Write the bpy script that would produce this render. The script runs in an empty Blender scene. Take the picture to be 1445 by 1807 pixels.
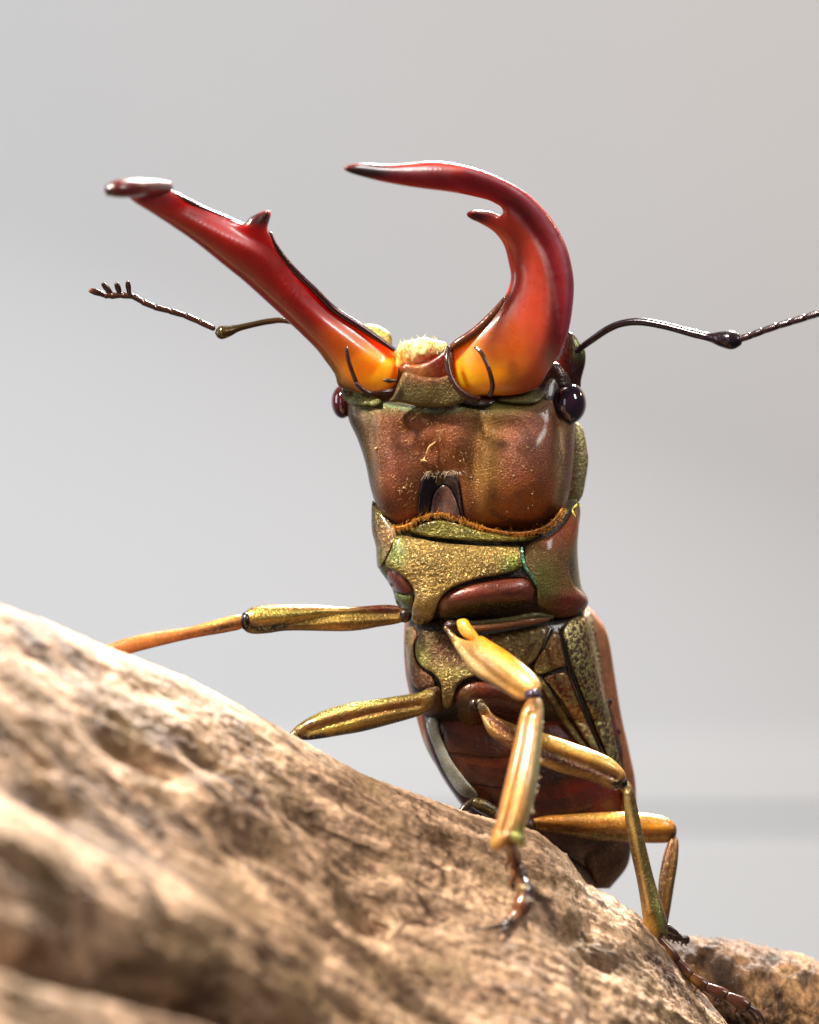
import bpy, bmesh, math, random
import numpy as np
from mathutils import Vector
from mathutils.bvhtree import BVHTree
from mathutils.geometry import delaunay_2d_cdt

random.seed(7)
rng = np.random.default_rng(7)
SC = bpy.context.scene
COL = SC.collection

# ---------------------------------------------------------------- scale
# Shapes are drafted in a drawing frame (x right, y down, d towards the viewer,
# one step = 0.035 mm at the beetle's head) and turned into metres by world().
K = 3.5e-5
D = 4300.0
CX, CY = 722.5, 903.5
ZC = 0.062


def world(v):
    v = np.asarray(v, float).reshape(-1, 3)
    s = (D - v[:, 2]) / D * K
    return np.stack([(v[:, 0] - CX) * s, -v[:, 2] * K, -(v[:, 1] - CY) * s + ZC], 1)


# ---------------------------------------------------------------- camera
cam = bpy.data.cameras.new('camera')
cam_o = bpy.data.objects.new('camera', cam)
COL.objects.link(cam_o)
cam_o.location = (0, -D * K, ZC)
cam_o.rotation_euler = (math.radians(90), 0, 0)
cam.sensor_fit = 'VERTICAL'
cam.sensor_height = 36
cam.lens = 36 * D / 1807.0
cam.clip_start = 0.005
cam.clip_end = 20
cam.dof.use_dof = True
cam.dof.focus_distance = (D - 25) * K
APERTURE = 104 * K                       # diameter in metres
cam.dof.aperture_fstop = cam.lens * 1e-3 / APERTURE
SC.camera = cam_o

# ---------------------------------------------------------------- world, lamps, exposure
W = bpy.data.worlds.new('World')
SC.world = W
W.use_nodes = True
W.node_tree.nodes['Background'].inputs[0].default_value = (0.86, 0.92, 1.0, 1)
W.node_tree.nodes['Background'].inputs[1].default_value = 0.07


def area(name, loc, target, size, power, color, sy=None):
    l = bpy.data.lights.new(name, 'AREA')
    l.energy = power
    l.color = color
    l.shape = 'RECTANGLE'
    l.size = size
    l.size_y = sy or size
    o = bpy.data.objects.new(name, l)
    COL.objects.link(o)
    o.location = loc
    o.rotation_euler = (Vector(target) - Vector(loc)).to_track_quat('-Z', 'Y').to_euler()
    return o


HEAD = (0.0, 0.0, 0.06)
area('window_light', (-0.30, -0.24, 0.58), HEAD, 0.05, 11.0, (1.0, 0.93, 0.82), 0.09)
area('right_window_light', (0.50, -0.30, 0.46), HEAD, 0.10, 2.4, (1.0, 0.97, 0.93), 0.22)
area('back_light', (0.12, 0.34, 0.42), HEAD, 0.12, 11.0, (1.0, 0.95, 0.88))  # unseen back light added for the glow through the mandibles
area('front_fill_light', (-0.45, -0.75, 0.22), HEAD, 0.20, 0.6, (0.95, 0.97, 1.0), 0.5)  # unseen soft fill added in front of the beetle
area('warm_wall_fill', (0.62, 0.30, 0.42), (0.30, 0.75, 0.26), 0.08, 1.9, (1.0, 0.62, 0.36))  # unseen lamp added to warm the right of the wall
area('cool_wall_fill', (-0.5, 0.05, 0.2), (-0.1, 0.72, 0.0), 0.30, 1.5, (0.84, 0.92, 1.0))  # unseen cool fill added to lift the left of the wall

SC.view_settings.view_transform = 'Standard'
SC.view_settings.look = 'None'
SC.view_settings.exposure = 0.28
SC.view_settings.gamma = 1.0
SC.view_settings.use_curve_mapping = False
SC.cycles.max_bounces = 8


# ================================================================ helpers
def lin(c):
    c = np.asarray(c, float) / 255.0
    return np.where(c <= 0.04045, c / 12.92, ((c + 0.055) / 1.055) ** 2.4)


# ---- noise -------------------------------------------------------
_perm = rng.permutation(512)
_grad = rng.normal(size=(512, 3))
_grad /= np.linalg.norm(_grad, axis=1)[:, None]


def perlin(p):
    p = np.asarray(p, float)
    i = np.floor(p).astype(int)
    f = p - i
    w = f * f * f * (f * (f * 6 - 15) + 10)
    out = np.zeros(len(p))
    for a in (0, 1):
        for b in (0, 1):
            for c in (0, 1):
                h = _perm[(_perm[(_perm[(i[:, 0] + a) % 512] + i[:, 1] + b) % 512] + i[:, 2] + c) % 512]
                g = _grad[h]
                dd = g[:, 0] * (f[:, 0] - a) + g[:, 1] * (f[:, 1] - b) + g[:, 2] * (f[:, 2] - c)
                ww = (w[:, 0] if a else 1 - w[:, 0]) * (w[:, 1] if b else 1 - w[:, 1]) * (w[:, 2] if c else 1 - w[:, 2])
                out += dd * ww
    return out


def fbm(p, octaves=4, gain=0.5):
    s, a = np.zeros(len(p)), 1.0
    for k in range(octaves):
        s += a * perlin(p * 2 ** k + 17.3 * k)
        a *= gain
    return s


# ---- curves ------------------------------------------------------
def catmull(P, n, closed=False):
    P = np.asarray(P, float)
    m = len(P)
    if closed:
        idx = np.arange(m)
        g = lambda k: P[(idx + k) % m]
        p0, p1, p2, p3 = g(-1), g(0), g(1), g(2)
    else:
        E = np.vstack([2 * P[0] - P[1], P, 2 * P[-1] - P[-2]])
        p0, p1, p2, p3 = E[:-3], E[1:-2], E[2:-1], E[3:]
    t = np.linspace(0, 1, n, endpoint=False)[None, :, None]
    p0, p1, p2, p3 = (q[:, None, :] for q in (p0, p1, p2, p3))
    r = 0.5 * (2 * p1 + (p2 - p0) * t + (2 * p0 - 5 * p1 + 4 * p2 - p3) * t ** 2 + (3 * p1 - p0 - 3 * p2 + p3) * t ** 3)
    r = r.reshape(-1, P.shape[1])
    return r if closed else np.vstack([r, P[-1]])


def resample(C, step, closed=True):
    Q = np.vstack([C, C[:1]]) if closed else C
    seg = np.linalg.norm(np.diff(Q[:, :2], axis=0), axis=1)
    s = np.concatenate([[0], np.cumsum(seg)])
    n = max(8, int(round(s[-1] / step)))
    t = np.linspace(0, s[-1], n, endpoint=not closed)
    return np.stack([np.interp(t, s, Q[:, k]) for k in range(Q.shape[1])], 1)


# ---- mesh building -----------------------------------------------
def tint_of(V, spec):
    """colour (pigment, some painted light and shade) and metal share for each vertex: base + soft spots"""
    base, metal, spots = spec
    c = np.tile(lin(base), (len(V), 1))
    m = np.full(len(V), float(metal))
    for s in spots:
        if s[0] == 'p':
            _, pts, wd, rgb, mt, st = s
            C = catmull(np.asarray(pts, float), 36)
            q = np.full(len(V), 1e9)
            for a in C:
                q = np.minimum(q, (V[:, 0] - a[0]) ** 2 + (V[:, 1] - a[1]) ** 2)
            w = st * np.clip(1.2 * np.exp(-q / wd ** 2), 0, 1)
            c = c * (1 - w[:, None]) + lin(rgb) * w[:, None]
            m = m * (1 - w) + mt * w
            continue
        x, y, rx, ry, rgb, mt, st = s[:7]
        ang = math.radians(s[7]) if len(s) > 7 else 0.0
        dx, dy = V[:, 0] - x, V[:, 1] - y
        a = dx * math.cos(ang) + dy * math.sin(ang)
        b = -dx * math.sin(ang) + dy * math.cos(ang)
        q = (a / rx) ** 2 + (b / ry) ** 2
        w = st * np.clip(1.35 * np.exp(-q), 0, 1)
        c = c * (1 - w[:, None]) + lin(rgb) * w[:, None]
        m = m * (1 - w) + mt * w
    return np.column_stack([c, m])


BASE = None      # world position of the beetle's Empty


def mk(name, V, F, mat, parent=None, tint=None, origin=None, smooth=True, colors=None, recalc=True):
    V = np.asarray(V, float)
    Wd = world(V)
    o0 = np.array(origin if origin is not None else (BASE if parent is not None else (0, 0, 0)))
    me = bpy.data.meshes.new(name)
    me.from_pydata((Wd - o0).tolist(), [], [list(map(int, f)) for f in F])
    if recalc:
        bm = bmesh.new()
        bm.from_mesh(me)
        bmesh.ops.recalc_face_normals(bm, faces=bm.faces)
        bm.to_mesh(me)
        bm.free()
    if tint is not None or colors is not None:
        C = colors if colors is not None else tint_of(V, tint)
        at = me.attributes.new('tint', 'FLOAT_COLOR', 'POINT')
        at.data.foreach_set('color', np.asarray(C, np.float32).ravel())
    me.materials.append(mat)
    if smooth:
        me.polygons.foreach_set('use_smooth', [True] * len(me.polygons))
    o = bpy.data.objects.new(name, me)
    COL.objects.link(o)
    if parent is not None:
        o.parent = parent
    else:
        o.location = o0
    return o


def grid_faces(rows, cols, close=True):
    F = []
    for i in range(rows - 1):
        for j in range(cols if close else cols - 1):
            a, b = i * cols + j, i * cols + (j + 1) % cols
            F.append((a, b, b + cols, a + cols))
    return F


def loft(path, radii, flat=1.0, n=16, sub=8, ridge=0.0, twist=0.0, wob=0.0):
    """tube along a (x,y,d) path; radii in-plane, depth radius = radii*flat"""
    Q = np.column_stack([np.asarray(path, float), radii])
    Q = catmull(Q, sub)
    P, R = Q[:, :3], np.maximum(Q[:, 3], 0.05)
    T = np.gradient(P, axis=0)
    T /= np.linalg.norm(T, axis=1)[:, None] + 1e-9
    Z = np.array([0, 0, 1.0])
    rows = []
    prev = None
    for p, t, r in zip(P, T, R):
        u = np.cross(t, Z)
        if np.linalg.norm(u) < 0.15 and prev is not None:
            u = prev - t * np.dot(prev, t)
        u /= np.linalg.norm(u) + 1e-9
        if prev is not None and np.dot(u, prev) < 0:
            u = -u
        prev = u
        v = np.cross(u, t)
        th = np.linspace(0, 2 * math.pi, n, endpoint=False) + twist
        rr = r * (1 + ridge * np.cos(4 * th))
        if wob:
            rr = rr * (1 + wob * rng.normal(size=n))
        rows.append(p + np.outer(rr * np.cos(th), u) + np.outer(rr * flat * np.sin(th), v))
    # round ends
    first, last = P[0] - T[0] * R[0] * 0.5, P[-1] + T[-1] * R[-1] * 0.5
    V = np.vstack(rows + [first, last])
    F = grid_faces(len(rows), n)
    a, b = len(rows) * n, len(rows) * n + 1
    L = (len(rows) - 1) * n
    for j in range(n):
        F.append((a, (j + 1) % n, j))
        F.append((b, L + j, L + (j + 1) % n))
    return V, F


def join(parts):
    V, F, k = [], [], 0
    for v, f in parts:
        V.append(v)
        F += [tuple(i + k for i in q) for q in f]
        k += len(v)
    return np.vstack(V), F


def stack(rings, n=72, rows=70, bumps=(), tilt=0.0):
    """closed body built of rings (y, xl, xr, dl, dr, front, back, skew, p)"""
    R = np.asarray(rings, float)
    Q = catmull(R, max(4, rows // (len(R) - 1)))
    th = np.linspace(0, 2 * math.pi, n, endpoint=False)
    out = []
    for q in Q:
        y, xl, xr, dl, dr, f, b, sk, p = q
        hw, mid = (xr - xl) / 2, (xl + xr) / 2
        c, s = np.cos(th), np.sin(th)
        cx = np.sign(c) * np.abs(c) ** 0.85
        x = mid + hw * cx
        dd = dl + (dr - dl) * (cx + 1) / 2
        sf = np.abs(s) ** p
        dd = dd + np.where(s > 0, f * sf * (1 - sk * cx), -b * np.abs(s) ** 0.8)
        yy = y + tilt * (x - mid)
        for bx, by, brx, bry, amp in bumps:
            g = np.exp(-((x - bx) / brx) ** 2 - ((yy - by) / bry) ** 2)
            dd = dd + np.where(s > 0, amp * g * np.minimum(1, np.abs(s) * 2.5), 0)
        out.append(np.stack([x, yy, dd], 1))
    V = np.vstack(out + [out[0].mean(0), out[-1].mean(0)])
    F = grid_faces(len(out), n)
    a, b = len(out) * n, len(out) * n + 1
    L = (len(out) - 1) * n
    for j in range(n):
        F.append((a, (j + 1) % n, j))
        F.append((b, L + j, L + (j + 1) % n))
    return V, F


def inside(P, B):
    x, y = P[:, 0][:, None], P[:, 1][:, None]
    x1, y1 = B[:, 0][None], B[:, 1][None]
    x2, y2 = np.roll(B[:, 0], -1)[None], np.roll(B[:, 1], -1)[None]
    c = ((y1 > y) != (y2 > y)) & (x < (x2 - x1) * (y - y1) / (y2 - y1 + 1e-12) + x1)
    return c.sum(1) % 2 == 1


def edge_dist(P, B):
    A, E = B, np.roll(B, -1, 0) - B
    out = np.full(len(P), 1e9)
    for a, e in zip(A, E):
        w = P - a
        t = np.clip((w @ e) / (e @ e + 1e-12), 0, 1)
        out = np.minimum(out, np.linalg.norm(w - t[:, None] * e, axis=1))
    return out


def triangulate(B, step):
    lo, hi = B.min(0), B.max(0)
    xs = np.arange(lo[0], hi[0], step)
    ys = np.arange(lo[1], hi[1], step * 0.866)
    G = np.array([(x + (k % 2) * step / 2, y) for k, y in enumerate(ys) for x in xs])
    G = G[inside(G, B)] if len(G) else G.reshape(0, 2)
    if len(G):
        G = G[edge_dist(G, B) > 0.62 * step]
    t = np.roll(B, -1, 0) - np.roll(B, 1, 0)
    nrm = np.stack([-t[:, 1], t[:, 0]], 1)
    nrm /= np.linalg.norm(nrm, axis=1)[:, None] + 1e-9
    area2 = np.sum(B[:, 0] * np.roll(B[:, 1], -1) - np.roll(B[:, 0], -1) * B[:, 1])
    if area2 < 0:
        nrm = -nrm
    I = B + nrm * 0.22 * step
    I = I[inside(I, B)]
    I = I[edge_dist(I, B) > 0.15 * step]
    pts = np.vstack([B, I, G])
    n = len(B)
    r = delaunay_2d_cdt([Vector(p) for p in pts], [(i, (i + 1) % n) for i in range(n)], [], 1, 1e-4)
    V = np.array([tuple(v) for v in r[0]])
    T = np.array([f for f in r[2] if len(f) == 3])
    return V, T


def poisson(V, T):
    n = len(V)
    p = [V[T[:, k]] for k in range(3)]
    ar = 0.5 * np.abs((p[1][:, 0] - p[0][:, 0]) * (p[2][:, 1] - p[0][:, 1]) - (p[2][:, 0] - p[0][:, 0]) * (p[1][:, 1] - p[0][:, 1])) + 1e-9
    I, J, Wt = [], [], []
    for k in range(3):
        i, j, o = T[:, k], T[:, (k + 1) % 3], T[:, (k + 2) % 3]
        a, b = V[i] - V[o], V[j] - V[o]
        cot = np.clip((a * b).sum(1) / (2 * ar), -20, 20) / 2
        I += [i, j]; J += [j, i]; Wt += [cot, cot]
    I, J, Wt = np.concatenate(I), np.concatenate(J), np.concatenate(Wt)
    e = np.sort(np.concatenate([T[:, [0, 1]], T[:, [1, 2]], T[:, [2, 0]]]), 1)
    uq, cnt = np.unique(e, axis=0, return_counts=True)
    bd = np.zeros(n, bool)
    bd[uq[cnt == 1].ravel()] = True
    free = ~bd
    diag = np.bincount(I, Wt, n)
    rhs = np.zeros(n)
    for k in range(3):
        rhs += np.bincount(T[:, k], ar / 3, n)
    diag = np.where(diag < 1e-6, 1, diag)
    A = lambda x: (diag * x - np.bincount(I, Wt * x[J], n)) * free
    x = np.zeros(n)
    r = rhs * free
    z = r / diag
    q = z.copy()
    rz = r @ z
    for _ in range(500):
        Aq = A(q)
        al = rz / (q @ Aq + 1e-20)
        x += al * q
        r -= al * Aq
        if np.linalg.norm(r) < 1e-5 * np.linalg.norm(rhs):
            break
        z = r / diag
        rz2 = r @ z
        q = z + (rz2 / rz) * q
        rz = rz2
    return np.maximum(x, 0) * free, bd


def puff(pts, d0, kf=1.0, kb=1.0, step=5.0, plate=None, relief=None, spl=8):
    """solid swelling out of a drawn outline. d0(x,y) -> depth of its middle sheet.
    plate=(thickness, edge width): a flat-topped plate instead of a round body"""
    B = resample(catmull(np.asarray(pts, float), spl, True), step)
    V, T = triangulate(B, step)
    u, bd = poisson(V, T)
    h = np.sqrt(2 * u)
    dm = d0(V[:, 0], V[:, 1])
    if plate:
        th, ew = plate
        hf = th * np.tanh(h / ew)
        hb = 0.8 * th * np.tanh(h / ew)
    else:
        hf, hb = kf * h, kb * h
    if relief is not None:
        hf = hf + relief(V[:, 0], V[:, 1], h)
    n = len(V)
    back = np.full(n, -1)
    ins = np.where(~bd)[0]
    back[bd] = np.where(bd)[0]
    back[ins] = n + np.arange(len(ins))
    P = np.vstack([np.column_stack([V, dm + np.where(bd, 0, hf)]), np.column_stack([V[ins], dm[ins] - hb[ins]])])
    F = [tuple(t) for t in T] + [tuple(back[t[::-1]]) for t in T]
    return P, F


def along(path, power=3.0):
    """depth field from a few (x, y, d) stations"""
    C = catmull(np.asarray(path, float), 12)

    def f(x, y):
        q = (x[:, None] - C[None, :, 0]) ** 2 + (y[:, None] - C[None, :, 1]) ** 2
        w = 1 / (q + 30) ** power
        return (w * C[None, :, 2]).sum(1) / w.sum(1)
    return f


def on(*solids, lift=0.0):
    """depth field: the front of the given solids"""
    trees = [BVHTree.FromPolygons([Vector(v) for v in V], [list(map(int, f)) for f in F]) for V, F in solids]

    def f(x, y):
        out = np.full(len(x), np.nan)
        for k, (a, b) in enumerate(zip(x, y)):
            best = None
            for t in trees:
                h = t.ray_cast(Vector((a, b, 4000)), Vector((0, 0, -1)))
                if h[0] is not None and (best is None or h[0].z > best):
                    best = h[0].z
            if best is not None:
                out[k] = best
        bad = np.isnan(out)
        if bad.any():
            g = np.where(~bad)[0]
            for k in np.where(bad)[0]:
                if len(g):
                    j = g[np.argmin((x[g] - x[k]) ** 2 + (y[g] - y[k]) ** 2)]
                    out[k] = out[j]
                else:
                    out[k] = 0
        return out + lift
    return f


# ================================================================ materials
def nodes_of(name):
    m = bpy.data.materials.new(name)
    m.use_nodes = True
    nt = m.node_tree
    return m, nt, nt.nodes['Principled BSDF']


def N(nt, typ, **kw):
    n = nt.nodes.new(typ)
    for k, v in kw.items():
        if k in n.inputs:
            n.inputs[k].default_value = v
        else:
            setattr(n, k, v)
    return n


def mixc(nt, fac, a, b, mode='MIX'):
    m = nt.nodes.new('ShaderNodeMix')
    m.data_type = 'RGBA'
    m.blend_type = mode
    for sock, val in ((m.inputs[0], fac), (m.inputs[6], a), (m.inputs[7], b)):
        if hasattr(val, 'is_linked'):
            nt.links.new(val, sock)
        elif isinstance(val, (int, float)):
            sock.default_value = val
        else:
            sock.default_value = (*val, 1)
    return m.outputs[2]


def ramp(nt, src, a, b, lo=0.0, hi=1.0):
    r = nt.nodes.new('ShaderNodeMapRange')
    r.interpolation_type = 'SMOOTHSTEP'
    nt.links.new(src, r.inputs[0])
    r.inputs[1].default_value, r.inputs[2].default_value = a, b
    r.inputs[3].default_value, r.inputs[4].default_value = lo, hi
    return r.outputs[0]


PX = 1 / K     # noise scale for features one drawing step wide


def chitin(name, fleck=(214, 188, 120), fleck_amt=0.5, fleck_size=9, rough=0.34, bump=0.35, vary=0.5,
           sss=0.0, coat=0.25, fmetal=0.9, dist=2.5, lo=0.52, hi=0.62, gain=1.0, glow=False):
    m, nt, p = nodes_of(name)
    L = nt.links.new
    tc = N(nt, 'ShaderNodeTexCoord')
    at = N(nt, 'ShaderNodeAttribute', attribute_name='tint')
    big = N(nt, 'ShaderNodeTexNoise', Scale=PX / 60, Detail=4.0, Roughness=0.6)
    fine = N(nt, 'ShaderNodeTexNoise', Scale=PX / fleck_size, Detail=3.0, Roughness=0.65, Distortion=0.6)
    for n in (big, fine):
        L(tc.outputs['Object'], n.inputs['Vector'])
    v = ramp(nt, big.outputs[0], 0.3, 0.7, gain * (1 - vary), gain * (1 + vary * 0.6))
    comb = N(nt, 'ShaderNodeCombineColor')
    for k in range(3):
        L(v, comb.inputs[k])
    c = mixc(nt, 1.0, at.outputs['Color'], comb.outputs[0], 'MULTIPLY')
    fk = ramp(nt, fine.outputs[0], lo, hi, 0.0, fleck_amt)
    c2 = mixc(nt, fk, c, tuple(lin(fleck)))
    L(c2, p.inputs['Base Color'])
    mt = N(nt, 'ShaderNodeMix')
    L(fk, mt.inputs[0])
    L(at.outputs['Alpha'], mt.inputs[2])
    mt.inputs[3].default_value = fmetal
    L(mt.outputs[0], p.inputs['Metallic'])
    L(ramp(nt, fine.outputs[0], 0.3, 0.7, rough * 1.25, rough * 0.8), p.inputs['Roughness'])
    b = N(nt, 'ShaderNodeBump', Strength=bump, Distance=K * dist)
    L(fine.outputs[0], b.inputs['Height'])
    L(b.outputs[0], p.inputs['Normal'])
    p.inputs['Coat Weight'].default_value = coat
    p.inputs['Coat Roughness'].default_value = 0.12
    if glow:                       # alpha of the tint = how far light travels in the horn
        for l in list(p.inputs['Metallic'].links):
            nt.links.remove(l)
        p.inputs['Metallic'].default_value = 0.0
        L(at.outputs['Alpha'], p.inputs['Subsurface Weight'])
    if sss:
        if not glow:
            p.inputs['Subsurface Weight'].default_value = sss
        p.inputs['Subsurface Radius'].default_value = (1.0, 0.38, 0.08)
        p.inputs['Subsurface Scale'].default_value = 55 * K
    return m


M_SHELL = chitin('bronze_shell', fleck=(206, 164, 96), fleck_amt=0.28, fleck_size=3.6, lo=0.54, hi=0.68, bump=0.9, rough=0.38, vary=0.32, dist=2.6, coat=0.2, gain=0.6)
M_GOLD = chitin('granular_gold_shell', fleck=(206, 184, 128), fleck_amt=0.36, fleck_size=6, bump=1.0, vary=0.4, rough=0.33, dist=6, gain=0.82)
M_MOTTLE = chitin('mottled_gold_shell', fleck=(164, 154, 98), fleck_amt=0.95, fleck_size=7, bump=0.8, vary=0.3, rough=0.42, lo=0.46, hi=0.53)
M_RED = chitin('glossy_red_shell', fleck=(150, 80, 40), fleck_amt=0.3, fleck_size=5, bump=0.5, vary=0.5, rough=0.27, coat=0.25, fmetal=0.2, gain=0.8)
M_BELLY = chitin('dark_belly_shell', fleck=(120, 60, 30), fleck_amt=0.2, fleck_size=4, bump=0.5, vary=0.6, rough=0.3, coat=0.3, fmetal=0.2, gain=0.6)
M_LEG = chitin('gold_leg_shell', fleck=(236, 200, 116), fleck_amt=0.26, fleck_size=4.5, bump=0.6, vary=0.42, rough=0.25, coat=0.4, sss=0.12, gain=0.74)
M_MAND = chitin('translucent_mandible', fleck=(120, 40, 15), fleck_amt=0.1, fleck_size=14, bump=0.03, vary=0.12, rough=0.34, coat=0.4,
                sss=0.8, fmetal=0.0, lo=0.58, hi=0.7, glow=True)
M_BLACK = chitin('black_chitin', fleck=(70, 50, 55), fleck_amt=0.2, fleck_size=10, bump=0.2, vary=0.3, rough=0.22, coat=0.1, fmetal=0.0)
M_HAIR = chitin('amber_hair', fleck_amt=0.0, bump=0.0, vary=0.3, rough=0.4, sss=0.3, coat=0.0)
M_EYE = chitin('eye_facet', fleck_amt=0.0, bump=0.03, fleck_size=4, vary=0.1, rough=0.05, coat=1.0)


def wood_mat(name, light, dark, grey, ax, stretch=7.0, bump=1.0):
    m, nt, p = nodes_of(name)
    L = nt.links.new
    tc = N(nt, 'ShaderNodeTexCoord')
    mp = N(nt, 'ShaderNodeMapping')
    mp.vector_type = 'TEXTURE'
    mp.inputs['Rotation'].default_value = ax
    mp.inputs['Scale'].default_value = (stretch, 1, 1)
    L(tc.outputs['Object'], mp.inputs['Vector'])
    g1 = N(nt, 'ShaderNodeTexNoise', Scale=PX / 60, Detail=8.0, Roughness=0.62, Distortion=0.5)
    g2 = N(nt, 'ShaderNodeTexNoise', Scale=PX / 15, Detail=4.0, Roughness=0.7)
    g3 = N(nt, 'ShaderNodeTexNoise', Scale=PX / 140, Detail=5.0, Roughness=0.6)
    L(mp.outputs[0], g1.inputs['Vector'])
    L(mp.outputs[0], g2.inputs['Vector'])
    L(tc.outputs['Object'], g3.inputs['Vector'])
    c = mixc(nt, ramp(nt, g1.outputs[0], 0.38, 0.64), tuple(lin(dark)), tuple(lin(light)))
    c = mixc(nt, ramp(nt, g3.outputs[0], 0.46, 0.62, 0, 0.8), c, tuple(lin(grey)))
    c = mixc(nt, ramp(nt, g2.outputs[0], 0.54, 0.7, 0, 0.75), c, tuple(lin(dark) * 0.6))
    L(c, p.inputs['Base Color'])
    p.inputs['Roughness'].default_value = 0.62
    p.inputs['Specular IOR Level'].default_value = 0.35
    ad = N(nt, 'ShaderNodeMath', operation='ADD')
    L(g1.outputs[0], ad.inputs[0])
    L(g2.outputs[0], ad.inputs[1])
    b = N(nt, 'ShaderNodeBump', Strength=bump, Distance=K * 14)
    L(ad.outputs[0], b.inputs['Height'])
    L(b.outputs[0], p.inputs['Normal'])
    return m


M_WOOD = wood_mat('weathered_driftwood', (210, 172, 138), (78, 54, 34), (126, 100, 70), (0, math.radians(24), 0))
M_BARK = wood_mat('brown_branch_wood', (156, 116, 76), (58, 38, 22), (118, 86, 60), (0, math.radians(70), 0), stretch=3.0)


def paint(name, rgb, rough=0.7):
    m, nt, p = nodes_of(name)
    n = N(nt, 'ShaderNodeTexNoise', Scale=9.0, Detail=3.0)
    tc = N(nt, 'ShaderNodeTexCoord')
    nt.links.new(tc.outputs['Object'], n.inputs['Vector'])
    a = lin(rgb)
    nt.links.new(mixc(nt, n.outputs[0], tuple(a * 0.97), tuple(np.minimum(a * 1.03, 1))), p.inputs['Base Color'])
    p.inputs['Roughness'].default_value = rough
    return m


M_WALL = paint('painted_wall', (170, 174, 181))
M_LEDGE = paint('white_ledge', (176, 180, 186))


# ================================================================ setting: wall and ledge
def box(name, lo, hi, mat):
    me = bpy.data.meshes.new(name)
    bm = bmesh.new()
    bmesh.ops.create_cube(bm, size=1)
    for v in bm.verts:
        v.co = Vector([lo[k] + (v.co[k] + 0.5) * (hi[k] - lo[k]) for k in range(3)])
    bmesh.ops.bevel(bm, geom=list(bm.edges), offset=min(0.003, min(h - l for l, h in zip(lo, hi)) * 0.3), segments=3, affect='EDGES')
    bm.to_mesh(me)
    bm.free()
    me.materials.append(mat)
    o = bpy.data.objects.new(name, me)
    COL.objects.link(o)
    return o


wl = box('wall', (-1.6, 0.70, -0.6), (1.6, 0.74, 1.6), M_WALL)
wl['kind'] = 'structure'
lg = box('ledge', (-1.2, 0.6968, -0.044), (1.2, 0.6995, -0.018), M_LEDGE)
lg['kind'] = 'structure'
lg2 = box('skirting', (-1.2, 0.6962, -0.30), (1.2, 0.6995, -0.0485), M_LEDGE)
lg2['kind'] = 'structure'

# ================================================================ driftwood
SIL = np.array([(-420, 930), (-250, 985), (-100, 1035), (0, 1068), (90, 1098), (180, 1138), (330, 1195), (430, 1248), (560, 1322), (640, 1366),
                (720, 1396), (830, 1436), (900, 1452), (950, 1470), (1000, 1508), (1035, 1560), (1080, 1582), (1120, 1610), (1160, 1648),
                (1200, 1700), (1240, 1752), (1290, 1815), (1350, 1905), (1430, 2050)], float)
SDX = [-420, 0, 200, 400, 560, 720, 870, 1000, 1100, 1180, 1300, 1430]
SDD = [860, 520, 350, 230, 150, 100, 60, 40, 20, 0, -5, -10]


def sil(x):
    return np.interp(x, SIL[:, 0], SIL[:, 1]), np.interp(x, SDX, SDD)


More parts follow.
